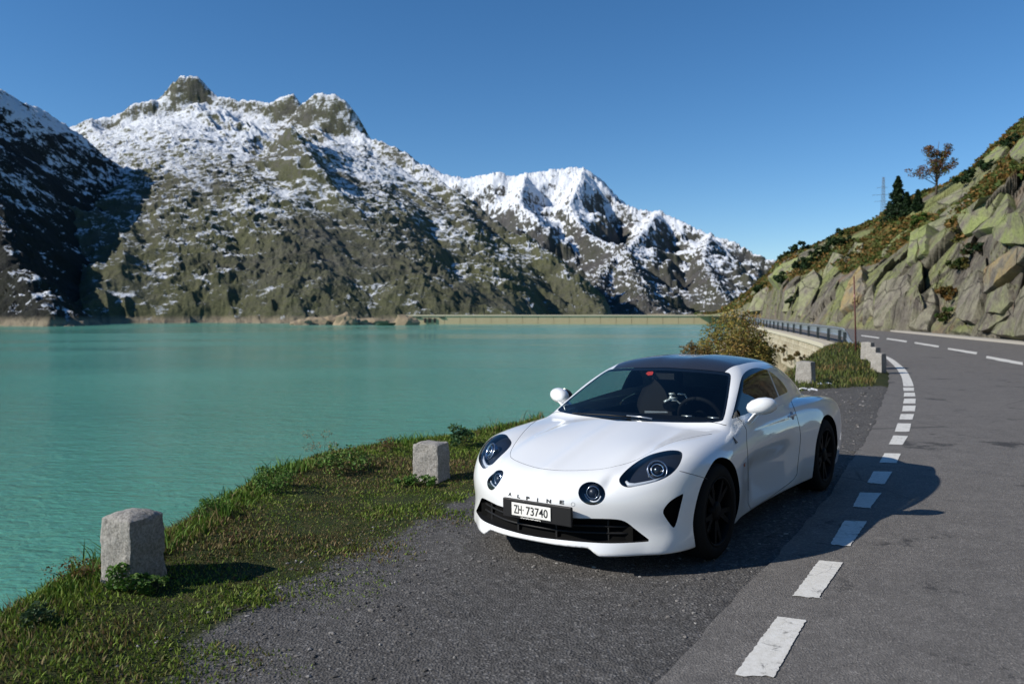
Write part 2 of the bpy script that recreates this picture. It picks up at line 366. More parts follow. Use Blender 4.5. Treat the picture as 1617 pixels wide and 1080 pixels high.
# ---- painted markings: each one its own sheet, edges slightly broken
def m_line():
    m = mat('road_paint', (.66, .65, .61), .7); t = NT(m); v = t.coord('Object')
    wear = t.ramp(t.noise(v, 9, 8, .75, .5), [(.57, 0.), (.65, 1.)]); fine = t.ramp(t.noise(v, 110, 3, .7), [(.60, 0.), (.72, 1.)])
    cr = t.ramp(t.voro(v, 7, 'DISTANCE_TO_EDGE'), [(.0, 1.), (.012, 0.)]); cr = t.math('MULTIPLY', cr, t.ramp(t.noise(v, 1.3, 2), [(.5, 0.), (.6, .8)]))
    w = t.math('MAXIMUM', t.math('MULTIPLY', wear, .75), t.math('MAXIMUM', t.math('MULTIPLY', fine, .5), cr))
    base = t.ramp(t.noise(v, 30, 5, .7), [(.3, (.56, .54, .49)), (.7, (.70, .69, .66))])
    t.set(color=t.mix(w, base, (.10, .095, .09)), normal=t.bump(t.noise(v, 130, 3, .7), .4, .004)); return m
M_LINE = m_line()
def marking(quad, name='lane_marking', n=40, jag=.005):
    P = np.array([g2(*p) for p in quad]); tl, tr, br, bl = P; V = []; F = []
    m = 8
    for i in range(n+1):
        t = i/n
        for k in range(m+1):
            u = k/m; p = (tl*(1-u)+tr*u)*(1-t)+(bl*(1-u)+br*u)*t
            if i in (0, n) or k in (0, m): p = p+np.array([random.uniform(-jag, jag), random.uniform(-jag, jag)])*(2.2 if i == n else .7)
            V.append((p[0], p[1], float(ground(*p))+.017))
    me = mesh(np.array(V), grid_faces(n+1, m+1)[:, ::-1], True, name); obj(name, me, M_LINE, road)
DASH = [[(1227.8, 977.4), (1272.8, 983.4), (1222.5, 1074), (1159, 1071)], [(1292.9, 888.3), (1331.6, 891.8), (1292.9, 948), (1252.4, 944)], [(1333.4, 825), (1369.6, 826), (1342, 866), (1310.5, 862.6)],
        [(1358, 780), (1392, 781), (1373.8, 805), (1346.4, 802.8)], [(1379, 746.5), (1409, 747), (1396.7, 767), (1369.6, 764.8)], [(1396.7, 717.6), (1422.4, 718.3), (1416, 733.4), (1388.6, 732.4)],
        [(1411, 689.3), (1434, 690.4), (1425, 704.4), (1403.4, 703.4)], [(1417.5, 670), (1439, 670.4), (1435.7, 683.4), (1413, 683.4)], [(1422.4, 655.3), (1443.4, 655.3), (1441, 664), (1420, 664)],
        [(1426, 642), (1446, 642), (1444.5, 650.8), (1424.5, 650.8)], [(1428, 630.8), (1446, 630.8), (1445.5, 638.5), (1426, 638.5)], [(1428, 621.3), (1444.5, 621.3), (1445.5, 627.3), (1427, 627.3)], [(1426, 613), (1443.4, 613), (1443.4, 618.5), (1427, 618.5)]]
for q in DASH: marking(q)
CD = [[(1557.8, 562.6), (1615, 572.8), (1615, 577.2), (1557.0, 566.4)], [(1497, 549.8), (1543, 556.8), (1542, 560), (1496.4, 552.6)], [(1444.5, 540.5), (1483, 546.4), (1482, 549.2), (1444, 542.9)],
      [(1400.6, 534.2), (1432, 538.5), (1431.5, 541), (1400, 536.3)], [(1360, 529.3), (1388.4, 533), (1388, 535), (1360, 531)]]
for q in CD: marking(q, jag=.02)
sl = [((1426.5, 611), (1443, 611)), ((1423.4, 595.7), (1438.5, 599)), ((1414.7, 581.7), (1430.4, 585)), ((1404, 571), (1418, 574)), ((1395.4, 564.5), (1406, 566)), ((1375, 555.4), (1383, 556)), ((1352, 546.5), (1358, 546.8)), ((1334, 540.3), (1339, 540.6))]
lp = smooth_line([g2(*a) for a, b in sl], .4); rp = smooth_line([g2(*b) for a, b in sl], .4); lp = resample(lp, 60); rp = resample(rp, 60)
v_, f_ = strip(lp, rp, .017, 3); obj('edge_line', mesh(v_, f_[:, ::-1], True, 'edge_line'), M_LINE, road)
# pale far kerb at the foot of the cliff
kl = resample(_far(RL), 300); kl = kl[kl[:, 1] > -12]
V = []; F = []
for i, (a, b) in enumerate(zip(kl, offset_line(kl, .55))):
    for p, z in ((a, 0), (a, .13), (b, .15), (b, -.5)): V.append((p[0], p[1], float(ground(*p))+z))
for i in range(len(kl)-1):
    for k in range(3): F.append((i*4+k, i*4+4+k, i*4+5+k, i*4+1+k))
obj('kerb', mesh(np.array(V), F, False), mat('kerb_concrete', (.34, .32, .28), .9), kind='structure', label='pale concrete kerb at the foot of the cliff')
# ---- lake
def m_water():
    m = mat('glacier_water', (.08, .27, .22), .10, spec=.4); t = NT(m); v = t.coord('Object')
    c = t.ramp(t.noise(v, .012, 4, .6), [(.3, (.078, .270, .188)), (.7, (.112, .335, .240))])
    w1 = t.noise(t.coord('Object', (1, 1.7, 1), (0, 0, .5)), 1.5, 4, .6, .4); w2 = t.noise(t.coord('Object', (1, 2.2, 1), (0, 0, .15)), .35, 3, .55, .5); w3 = t.noise(v, 5, 3, .6)
    h = t.math('ADD', t.math('ADD', w1, t.math('MULTIPLY', w2, 1.6)), t.math('MULTIPLY', w3, .25))
    wp = t.noise(t.coord('Object', (.35, 1, 1)), .02, 4, .6, .8)
    bp = t.n('ShaderNodeBump'); t.l(h, bp.inputs['Height']); bp.inputs['Distance'].default_value = .17; t.l(t.ramp(wp, [(.35, .55), (.65, 1.)]), bp.inputs['Strength'])
    t.set(color=c, rough=t.ramp(wp, [(.35, .06), (.65, .20)]), normal=bp.outputs[0]); return m
MB().add([(-3500, -400, ZW), (1500, -400, ZW), (1500, 4000, ZW), (-3500, 4000, ZW)], [(0, 1, 2, 3)]).build('lake', m_water(), kind='structure', label='turquoise glacial lake')
# ---- mountains: ridges given as (photo x, photo y, distance) and slopes that fall away from them
def m_mountain(name, rock, green, tan, snow_lo, snow_hi, snow_amt, zscale=2.2, gf=.5, slope_w=.34, el_w=.19, gdir=30, soft=.02):
    m = mat(name, rock[0], .95, spec=.15); t = NT(m); v = t.coord('Object'); vs = t.coord('Object', (1, 1, zscale))
    geo = t.n('ShaderNodeNewGeometry'); sp = t.n('ShaderNodeSeparateXYZ'); t.l(geo.outputs['Position'], sp.inputs[0]); sn = t.n('ShaderNodeSeparateXYZ'); t.l(geo.outputs['Normal'], sn.inputs[0])
    n1 = t.noise(v, .006, 8, .65); n2 = t.noise(vs, .022, 9, .7, .3); n3 = t.noise(vs, .11, 7, .7, .2); n4 = t.noise(v, .3, 4, .7)
    c = t.ramp(n2, [(.3, rock[0]), (.55, rock[1]), (.75, rock[2])])
    c = t.mix(t.math('MULTIPLY', t.ramp(t.math('ADD', t.math('MULTIPLY', n1, .6), t.math('MULTIPLY', n3, .4)), [(.5-.16*gf-.05, 0.), (.62-.1*gf, 1.)]), t.math('MULTIPLY', t.ramp(t.math('ADD', sn.outputs[2], t.math('MULTIPLY', t.math('SUBTRACT', n3, .5), .5)), [(.36, 0.), (.56, 1.)]), .88)), c, t.ramp(n4, [(.3, green[0]), (.7, green[1])]))
    c = t.mix(.5, c, t.ramp(t.noise(v, .9, 4, .7), [(.25, .03), (.75, .35)]), 'OVERLAY')
    # bare drawdown band above the water
    band = t.ramp(t.math('DIVIDE', t.math('SUBTRACT', t.math('ADD', sp.outputs[2], t.math('MULTIPLY', n3, 5)), ZW), 14.), [(.35, 1.), (.62, 0.)]); c = t.mix(band, c, t.mix(n3, tan[0], tan[1]))
    el = t.n('ShaderNodeMapRange'); el.inputs[1].default_value = snow_lo; el.inputs[2].default_value = snow_hi; el.inputs[3].default_value = 0; el.inputs[4].default_value = 1; t.l(sp.outputs[2], el.inputs[0])
    n5 = t.noise(vs, .42, 5, .7)
    n6 = t.noise(t.coord('Object', (1, .28, .5), (0, 0, math.radians(gdir))), .075, 7, .72, .5)
    ns = t.math('ADD', t.math('MULTIPLY', n2, .30), t.math('ADD', t.math('MULTIPLY', n3, .30), t.math('ADD', t.math('MULTIPLY', n5, .16), t.math('MULTIPLY', n6, .42))))
    ns = t.math('ADD', ns, t.math('MULTIPLY', t.math('SUBTRACT', n1, .5), .30))
    ns = t.math('ADD', ns, t.math('MULTIPLY', t.math('SUBTRACT', sn.outputs[2], .70), slope_w))
    ns = t.math('ADD', ns, t.math('MULTIPLY', t.math('SUBTRACT', el.outputs[0], .5), el_w))
    s = t.ramp(ns, [(snow_amt-soft, 0.), (snow_amt+soft, 1.)]); s = t.math('MULTIPLY', s, t.math('SUBTRACT', 1., band))
    t.set(color=t.mix(s, c, (.70, .73, .78)), normal=t.bump(t.math('ADD', n3, t.math('MULTIPLY', n4, .35)), .9, 5.0)); return m
def mountain(name, ridges, pxr, rr, mt, label, slope=.9, amp=1., seed=0, nx=520, nr=260, base=None, sharp=26., face=None, dirn=(1., 0., 1.), big=40.):
    px = np.linspace(pxr[0], pxr[1], nx); r = np.geomspace(rr[0], rr[1], nr)
    u = (px-W0/2)/FPX/_cp; Rr, U = np.meshgrid(r, u, indexing='ij'); Y = Rr; X = U*Rr
    wx = 60*amp*fbm(X/330, Y/330, oct=3, seed=seed+40); wy = 60*amp*fbm(X/330, Y/330, oct=3, seed=seed+50)
    Z = np.full(X.shape, -1e4); Dm = np.full(X.shape, 1e9)
    for rd, sl in ridges:
        P = [at(a, b, d) for a, b, d in rd]
        for ik, (a, b) in enumerate(zip(P[:-1], P[1:])):
            slk = sl(ik) if callable(sl) else sl
            e = np.array([b.x-a.x, b.y-a.y]); L2 = (e*e).sum()
            t = np.clip(((X-a.x)*e[0]+(Y-a.y)*e[1])/L2, 0, 1); d0_ = np.hypot(X-a.x-t*e[0], Y-a.y-t*e[1])
            k = sstep(0, 160, d0_); Xw, Yw = X+wx*k, Y+wy*k
            t = np.clip(((Xw-a.x)*e[0]+(Yw-a.y)*e[1])/L2, 0, 1); d = np.hypot(Xw-a.x-t*e[0], Yw-a.y-t*e[1])
            d = np.where(k > 0, d, d0_)
            z = a.z+(b.z-a.z)*t-slk*(np.sqrt(d*d+sharp*2)-math.sqrt(sharp*2))*(1-.10*np.minimum(d/600, 1))
            h = np.maximum(30-np.abs(z-Z), 0)/30; Z = np.maximum(Z, z)+h*h*30/4*.5*(Dm < 1e8); Dm = np.minimum(Dm, d0_)
    if face:
        rd = ridges[0][0]; cpx = np.array([q[0] for q in rd]); cd = np.array([q[2] for q in rd]); cz = np.array([at(*q).z for q in rd])
        ker = np.exp(-np.linspace(-2.2, 2.2, 81)**2); ker /= ker.sum(); fx_ = np.linspace(pxr[0]-150, pxr[1]+150, 900)
        sz = np.convolve(np.pad(np.interp(fx_, cpx, cz), 40, 'edge'), ker, 'valid'); sd = np.convolve(np.pad(np.interp(fx_, cpx, cd), 40, 'edge'), ker, 'valid')
        endf = sstep(face[4], face[4]-150, px)[None, :]; zc2 = ZW-20+(np.interp(px, fx_, sz)[None, :]-face[2]-ZW+20)*endf; dc2 = np.interp(px, fx_, sd)[None, :]; rs = np.minimum(np.interp(px, face[0], face[1])[None, :], dc2-140)
        tf = np.clip((Y-rs)/(dc2-rs), -.5, 1.4); zf2 = np.where(tf < 1, ZW+(zc2-ZW)*np.sign(tf)*np.abs(tf)**face[3], zc2-(Y-dc2)*.9)
        h = np.maximum(60-np.abs(zf2-Z), 0)/60; Z = np.maximum(Z, zf2)+h*h*60/4*.6
    fade = .10+.90*sstep(8, 150, Dm)
    ga, gb = X*dirn[0]+Y*dirn[1], -X*dirn[1]+Y*dirn[0]
    rg = fbm(ga/(210*dirn[2]), gb/210, oct=6, seed=seed, ridged=True, gain=.55); fn = fbm(X/45, Y/45, oct=5, seed=seed+9, gain=.6); fr = fbm(X/90, Y/90, Z/60, oct=4, seed=seed+21, ridged=True)
    Z = Z+amp*fade*(big*(rg-.25)+7*fn+7*fr)+amp*(1-fade)*(7.0*fbm(X/26, Y/26, oct=5, seed=seed+3, gain=.65)+(1-fade)**4*9.0*(fbm(X/14, Y/14, Z/25, oct=3, seed=seed+4, gain=.6, ridged=True)-.2))
    stp = 20+8*fbm(X/400, Y/400, oct=2, seed=seed+61); q = (Z+14*fbm(X/70, Y/70, oct=3, seed=seed+62))/stp; fq = q-np.floor(q)
    Z = Z+amp*stp*.30*(sstep(.15, .85, fq)-fq)*fade+amp*fade*2.0*fbm(X/24, Y/24, oct=3, seed=seed+63, gain=.45)
    if base is not None: Z = np.maximum(Z, base+6*fbm(X/60, Y/60, oct=4, seed=seed+5))
    if face:
        Z = np.minimum(Z, ZW-1+(Y-np.interp(px, face[0], face[1])[None, :]+25)*1.3+6*fbm(X/40, Y/40, oct=3, seed=seed+80)); Z = ZW-20+(Z-ZW+20)*sstep(995, 950, px)[None, :]
    Z = np.maximum(Z, ZW-25)
    return obj(name, mesh(np.stack([X, Y, Z], -1).reshape(-1, 3), grid_faces(nr, nx)[:, ::-1], True, name), mt, kind='structure', label=label)
ROCK = [(.075, .074, .070), (.150, .145, .132), (.25, .24, .215)]; GRN = [(.098, .106, .048), (.165, .172, .085)]; TAN = [(.20, .16, .11), (.30, .26, .19)]
MM2 = m_mountain('near_mountain_rock', ROCK, GRN, TAN, -20, 430, .670, 2.6, .72, .44, .20, 30, .034)
R2 = [([(20, 235, 2050), (115, 205, 1950), (150, 191, 1950), (205, 177, 1980), (225, 166, 2000), (258, 158, 2020), (272, 155, 2030), (290, 153, 2040), (310, 153, 2040), (330, 154, 2020), (350, 158, 2000), (400, 162, 1960), (440, 166, 1920), (466, 170, 1900), (472, 174, 1880), (484, 178, 1850), (503, 184, 1840), (530, 194, 1820), (552, 204, 1790), (560, 212, 1770), (572, 221, 1740), (602, 229, 1680), (640, 246, 1600), (680, 276, 1480), (720, 306, 1370), (770, 346, 1240), (830, 376, 1120), (870, 406, 1020), (905, 441, 930), (935, 475, 850), (962, 497, 790), (1000, 540, 760), (1060, 620, 740)], lambda k: 1.6 if k < 21 else 1.05),
      ([(258, 158, 2015), (266, 147, 2015), (275, 135, 2020), (288, 123, 2020), (304, 122, 2020), (316, 128, 2020), (326, 141, 2018), (334, 153, 2015)], 1.9),
      ([(206, 178, 1970), (212, 166, 1970), (226, 162, 1970), (242, 160, 1975), (256, 159, 1990)], 1.8), ([(428, 166, 1900), (440, 158, 1900), (452, 154, 1895), (464, 155, 1890), (469, 164, 1885)], 2.),
      ([(474, 172, 1830), (484, 163, 1830), (498, 154, 1825), (512, 152, 1820), (528, 156, 1810), (545, 165, 1800), (554, 180, 1790), (562, 200, 1770), (571, 219, 1745)], 1.8),
      ([(240, 200, 1950), (250, 262, 1700), (300, 318, 1400), (350, 352, 1180), (395, 400, 980), (435, 450, 800), (480, 496, 640)], .85),
      ([(572, 219, 1740), (580, 300, 1400), (600, 372, 1120), (640, 440, 860), (690, 494, 680)], .80),
      ([(720, 306, 1370), (760, 400, 1000), (800, 470, 760)], .85),
      ([(140, 192, 1950), (160, 240, 1700), (215, 330, 1300), (280, 420, 950), (340, 490, 680)], .95)]
mountain('snow_dusted_mountain', R2, (60, 1000), (540, 2500), MM2, 'broad snow-dusted mountain with rocky peaks across the lake', amp=1.0, seed=11, nx=760, nr=400, face=([60, 300, 480, 650, 800, 960], [600, 590, 580, 600, 640, 760], 30, .92, 985), dirn=(.50, -.87, 2.6), big=84.)
MM1 = m_mountain('shaded_mountain_rock', [(.020, .020, .024), (.045, .045, .048), (.085, .08, .078)], [(.018, .022, .012), (.032, .035, .018)], TAN, 0, 330, .622, 1.0, .45, .34, .18)  # shade of this slope is put into its darker rock colours
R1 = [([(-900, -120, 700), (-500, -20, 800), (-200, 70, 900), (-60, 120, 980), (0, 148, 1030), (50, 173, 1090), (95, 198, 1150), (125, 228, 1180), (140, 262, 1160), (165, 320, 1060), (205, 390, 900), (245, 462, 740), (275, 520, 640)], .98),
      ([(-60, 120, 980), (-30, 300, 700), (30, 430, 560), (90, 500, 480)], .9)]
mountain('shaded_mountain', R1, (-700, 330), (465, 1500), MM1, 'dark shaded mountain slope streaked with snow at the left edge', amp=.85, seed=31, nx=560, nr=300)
MM3 = m_mountain('far_mountain_rock', [(.060, .060, .068), (.120, .115, .115), (.19, .175, .165)], [(.060, .068, .035), (.085, .090, .050)], TAN, 40, 620, .632, 1.2, .25, .60, .24, 30, .03)
R3 = [([(560, 270, 4300), (640, 262, 4300), (676, 262, 4300), (700, 276, 4250), (740, 284, 4200), (760, 278, 4150), (790, 274, 4100), (812, 282, 4080), (830, 275, 4060), (870, 268, 4050), (905, 265, 4040), (922, 268, 4020), (950, 291, 3950), (975, 321, 3850), (1000, 331, 3800), (1040, 335, 3750), (1080, 353, 3650), (1120, 372, 3550), (1160, 386, 3450), (1200, 405, 3350), (1228, 417, 3300), (1300, 450, 3200), (1400, 480, 3200)], .95),
      ([(830, 275, 4060), (820, 320, 3500), (850, 350, 3150)], .8), ([(922, 268, 4020), (900, 325, 3500), (925, 372, 3100), (985, 392, 2800)], .95),
      ([(1040, 335, 3750), (1000, 385, 3100), (960, 420, 2500), (930, 470, 1900)], .8), ([(1120, 372, 3550), (1110, 410, 2900), (1130, 450, 2300), (1160, 496, 1700)], .8),
      ([(985, 392, 2800), (1000, 430, 2300), (1020, 480, 1700)], .75)]
mountain('far_snow_mountain', R3, (560, 1420), (1300, 5200), MM3, 'distant snowy alpine peak rising behind the dam', amp=1.9, seed=51, nx=620, nr=360, sharp=40.)
# ---- hillside and cliff above the outer side of the road
hp = [1100, 1140, 1170, 1200, 1235, 1265, 1300, 1330, 1360, 1390, 1430, 1470, 1520, 1560, 1600, 1640, 1700, 1800, 1950, 2200]
hy = [496, 490, 470, 446, 411, 398, 386, 371, 362, 351, 326, 306, 285, 255, 221, 190, 135, 60, -60, -250]
hb = [560, 520, 330, 214, 122, 104, 90, 80, 74, 69, 63.5, 58.5, 52.5, 47.5, 42.5, 38.5, 34, 28, 22, 16]       # distance of the foot
hc = [640, 600, 460, 340, 235, 210, 190, 178, 170, 163, 150, 140, 128, 118, 108, 100, 92, 80, 68, 55]          # distance of the crest
s_hy = spline(hp, hy); pxs = np.concatenate([np.linspace(1100, 1660, 560), np.linspace(1664, 2200, 60)])
tt = np.concatenate([np.linspace(0, .22, 120), np.linspace(.225, 1, 150), np.linspace(1.03, 1.6, 14)])
PXg, TT = np.meshgrid(pxs, tt); d_f = np.interp(PXg, hp, hb); d_c = np.interp(PXg, hp, hc); dist = d_f+(d_c-d_f)*TT
Ug = (PXg-W0/2)/FPX/_cp; Xh = Ug*dist; Yh = dist
vv = (H0/2-s_hy(PXg))/FPX; zc_ = CAMH+(-_sp+vv*_cp)/(_cp+vv*_sp)*d_c
# profile across the slope: cut cliff, ledge, slabs, gentler turf
qn = fbm(Xh/22, Yh/22, oct=3, seed=71)
cliff = .30+.10*qn
tq = np.clip(TT, 0, 1)
prof = np.where(tq < .13, (tq/.13)**.85*cliff, cliff+(1-cliff)*(1-(1-(np.clip(tq, .13, 1)-.13)/.87)**1.45))
prof = np.where(TT > 1, 1-.9*(TT-1), prof)
Zh = zc_*prof
env = sstep(0.0, .03, TT)*(1-sstep(.93, 1.0, TT)); sc_h = np.clip(zc_/16., .25, 1.6)
cell = np.zeros_like(Xh); crack = np.zeros_like(Xh)
sxx = Xh*.35-Yh*.9; szz = Zh                                   # along the road and up
pts_u = []
def cells(u, w, su, sw, seed):
    """jittered cells: -> random value per cell, distance to the border"""
    U_, W_ = u/su, w/sw; iu, iw = np.floor(U_), np.floor(W_); b1 = np.full(u.shape, 9.); b2 = np.full(u.shape, 9.); val = np.zeros(u.shape); gx = np.zeros(u.shape)
    for a in (-1, 0, 1):
        for c in (-1, 0, 1):
            cx_, cy_ = iu+a, iw+c; jx = .5+.42*_hash(cx_, cy_, cx_*0, seed); jy = .5+.42*_hash(cx_, cy_, cx_*0+1, seed); d = np.hypot(U_-cx_-jx, W_-cy_-jy)
            m = d < b1; b2 = np.where(m, b1, np.minimum(b2, d)); val = np.where(m, _hash(cx_, cy_, cx_*0+2, seed), val); gx = np.where(m, (U_-cx_-jx), gx); b1 = np.where(m, d, b1)
    return val, b2-b1, gx
cv, cb, cg = cells(sxx+1.1*szz+3*qn, szz*1.0-.55*sxx, 8.5, 3.6, 5); cv2, cb2, cg2 = cells(sxx+.5*szz+1.2*qn, szz-.5*sxx, 3.1, 1.5, 8)
rough = fbm(Xh/2.6, Yh/2.6, Zh/2.6, oct=5, seed=77, gain=.55)
low = 1-sstep(.12, .30, TT)
disp = (.75*cv+.30*cg-.55*(1-sstep(0, .08, cb)))*sc_h*(.35+.65*low)+(.10*cv2-.14*(1-sstep(0, .08, cb2)))*sc_h+.36*rough+1.6*fbm(Xh/14, Yh/14, oct=3, seed=79)*(1-low)
Zh = Zh+disp*env*.85; dshift = -disp*env*.9*(1-sstep(.25, .5, TT))
Yh2 = Yh+dshift; Xh2 = Xh+dshift*Ug
Zh = np.where(TT <= 0, -1.0, Zh)
def m_hill():
    m = mat('granite_hillside', (.2, .2, .2), .92, spec=.2); t = NT(m); v = t.coord('Object'); geo = t.n('ShaderNodeNewGeometry'); sn = t.n('ShaderNodeSeparateXYZ'); t.l(geo.outputs['Normal'], sn.inputs[0])
    n1 = t.noise(v, .09, 6, .6); n2 = t.noise(v, .6, 8, .65, .3); n3 = t.noise(v, 4, 6, .65); nv = t.noise(t.coord('Object', (1, 1, .12)), .8, 6, .65, .4)
    c = t.ramp(n2, [(.28, (.095, .082, .070)), (.5, (.195, .174, .145)), (.72, (.31, .28, .23))])
    c = t.mix(t.ramp(nv, [(.52, 0.), (.64, .6)]), c, (.055, .045, .042))                       # water-dark streaks
    c = t.mix(t.ramp(t.noise(v, .22, 4, .6), [(.58, 0.), (.68, .55)]), c, (.33, .20, .11))     # rusty rock
    li = t.math('MULTIPLY', t.ramp(t.math('ADD', t.math('MULTIPLY', n1, .7), t.math('MULTIPLY', n2, .3)), [(.44, 0.), (.56, 1.)]), t.ramp(sn.outputs[2], [(.15, .15), (.5, 1.)]))
    c = t.mix(t.math('MULTIPLY', li, .8), c, t.mix(n3, (.19, .225, .070), (.32, .35, .135)))     # lichen
    za = t.n('ShaderNodeVertexColor', layer_name='zone'); zs = t.n('ShaderNodeSeparateColor'); t.l(za.outputs[0], zs.inputs[0])
    vg = t.ramp(t.math('ADD', t.math('MULTIPLY', zs.outputs[0], .6), t.math('ADD', t.math('MULTIPLY', n2, .45), t.math('MULTIPLY', t.math('SUBTRACT', sn.outputs[2], .6), .5))), [(.44, 0.), (.52, 1.)])
    veg = t.ramp(t.noise(v, .5, 7, .7), [(.3, (.050, .070, .016)), (.46, (.100, .105, .028)), (.57, (.19, .115, .032)), (.7, (.11, .065, .026))])
    c = t.mix(t.math('MULTIPLY', vg, .92), c, veg)
    c = t.mix(.5, c, t.ramp(n3, [(.25, .08), (.75, .8)]), 'OVERLAY')
    ck = t.ramp(t.voro(t.mix(.45, v, t.noise(v, .5, 5, .6, out=1)), .35, 'DISTANCE_TO_EDGE'), [(.0, 1.), (.03, 0.)]); c = t.mix(t.math('MULTIPLY', ck, .22), c, (.03, .027, .025))
    t.set(color=c, normal=t.bump(t.math('ADD', t.math('SUBTRACT', n3, ck), t.math('MULTIPLY', t.noise(v, 14, 5, .7), .5)), 1.0, .30)); return m
M_HILL = m_hill()
vband = fbm(Xh/9+3, Yh/9, Zh/5, oct=4, seed=91)
veg_zone = np.clip(.5+1.5*vband+1.1*np.exp(-((TT-.34)/.10)**2)-.9*np.exp(-((TT-.52)/.09)**2)+.9*sstep(.62, .8, TT)-1.5*low+.9*np.exp(-((PXg-1515)/34)**2)*np.exp(-((TT-.16)/.09)**2)*1.6, 0, 1)
_q = RL[(RL[:, 1] > -45) & (RL[:, 1] < 15.5)][::-1][::2]; _t = np.gradient(_q, axis=0); _t /= np.linalg.norm(_t, axis=1, keepdims=True); _n = np.stack([-_t[:, 1], _t[:, 0]], 1)
_s = np.concatenate([np.linspace(.5, 6, 22), np.linspace(7, 70, 30)]); Xe = _q[:, 0:1]+_n[:, 0:1]*_s; Ye = _q[:, 1:2]+_n[:, 1:2]*_s
Ze = np.where(_s < 5, 6.5*(np.clip(_s-.5, 0, 9)/4.5)**.8, 6.5+(_s-5)*.62)[None]*np.ones_like(Xe)+sstep(.5, 3, _s)*1.6*fbm(Xe/5, Ye/5, oct=5, seed=97)
Ze[:, 0] = -.6
hv = np.concatenate([np.stack([Xh2, Yh2, Zh], -1).reshape(-1, 3), np.stack([Xe, Ye, Ze], -1).reshape(-1, 3)])
hf_ = np.concatenate([grid_faces(*Xh.shape)[:, ::-1], grid_faces(*Xe.shape)+Xh.size])
hill_me = mesh(hv, hf_, True, 'rocky_hillside'); color_attr(hill_me, 'zone', np.concatenate([veg_zone.ravel(), (.4*sstep(4, 10, _s)[None]*np.ones_like(Xe)).ravel()]))
hill = obj('rocky_hillside', hill_me, M_HILL, kind='structure', label='steep rocky hillside with granite cliff above the road')
HILLB = BVHTree.FromObject(hill, bpy.context.evaluated_depsgraph_get())
def on_hill(px, py):
    h = HILLB.ray_cast(Vector((0, 0, CAMH)), Vector(ray(px, py)).normalized()); return (h[0], h[1])
# ================================================================== CAR
CARM = Matrix.Identity(4)
_ax = Vector((math.cos(YAW), math.sin(YAW), TP)).normalized(); _ay = Vector((-math.sin(YAW), math.cos(YAW), TR))
_az = _ax.cross(_ay).normalized(); _ay = _az.cross(_ax)
for i, a in enumerate((_ax, _ay, _az)):
    for j in range(3): CARM[j][i] = a[j]
CARM.translation = Vector((CX, CY, float(ground(CX, CY))))
CARI = CARM.inverted()
_R = np.array(CARM.to_3x3()); _T = np.array(CARM.translation)
def c2px(V):
    w = np.asarray(V)@_R.T+_T; wz = w[:, 2]-CAMH
    d = w[:, 1]*_cp-wz*_sp; u = w[:, 1]*_sp+wz*_cp
    return np.stack([W0/2+FPX*w[:, 0]/d, H0/2-FPX*u/d], 1)
CAMC = np.array(CARI @ Vector((0, 0, CAMH)))
def cray(px, py):
    d = Vector(ray(px, py)); return CAMC, np.array(CARI.to_3x3() @ d)
def on_plane_x(px, py, x):
    o, d = cray(px, py); t = (x-o[0])/d[0]; return o+d*t
def on_plane_y(px, py, y):
    o, d = cray(px, py); t = (y-o[1])/d[1]; return o+d*t
def smax(a, b, k): return np.maximum(a, b)+np.maximum(k-np.abs(a-b), 0)**2/(4*k)
def smin(a, b, k): return -smax(-a, -b, k)
# ---- design curves of the body, metres; x = 0 at the front axle, forward positive
s_zc = spline([1.0, .85, .7, .5, .3, 0, -.3, -.6, -1.0, -1.6, -2.2, -2.7, -3.1, -3.4],
              [.535, .572, .615, .668, .717, .780, .832, .868, .89, .89, .875, .84, .80, .76])
s_zf = spline([1.0, .8, .65, .5, .35, .2, 0, -.2, -.5, -.8, -1.2, -1.7, -2.1, -2.42, -2.8, -3.1, -3.4],
              [.50, .572, .628, .680, .725, .757, .780, .792, .812, .832, .851, .862, .862, .850, .820, .775, .72])
s_w = spline([.7, .4, .15, 0, -.2, -.45, -.8, -1.2, -1.6, -1.95, -2.2, -2.42, -2.7, -3.0, -3.2, -3.45],
             [.875, .895, .905, .907, .902, .885, .868, .862, .868, .885, .902, .910, .898, .865, .83, .76])
s_cv = spline([0, .1, .2, .3, .375, .46, .54, .62, .69, .76, .82, .88, .95],
              [0, .004, .016, .045, .079, .122, .168, .222, .277, .345, .42, .53, .74])
s_xn = spline([.03, .10, .15, .20, .26, .33, .40, .47, .53, .60, .70],
              [.85, .882, .892, .888, .874, .872, .882, .882, .865, .835, .78])
s_zr = spline([-.3, -.7, -1.0, -1.2, -1.4, -1.6, -1.9, -2.2, -2.5, -2.8, -3.1, -3.4],
              [1.17, 1.20, 1.222, 1.245, 1.258, 1.260, 1.238, 1.180, 1.085, .975, .87, .77])
s_yb = spline([0, -.35, -.6, -.9, -1.3, -1.7, -2.0, -2.3, -2.6, -3.0],
              [.70, .735, .752, .762, .768, .755, .725, .672, .60, .48])
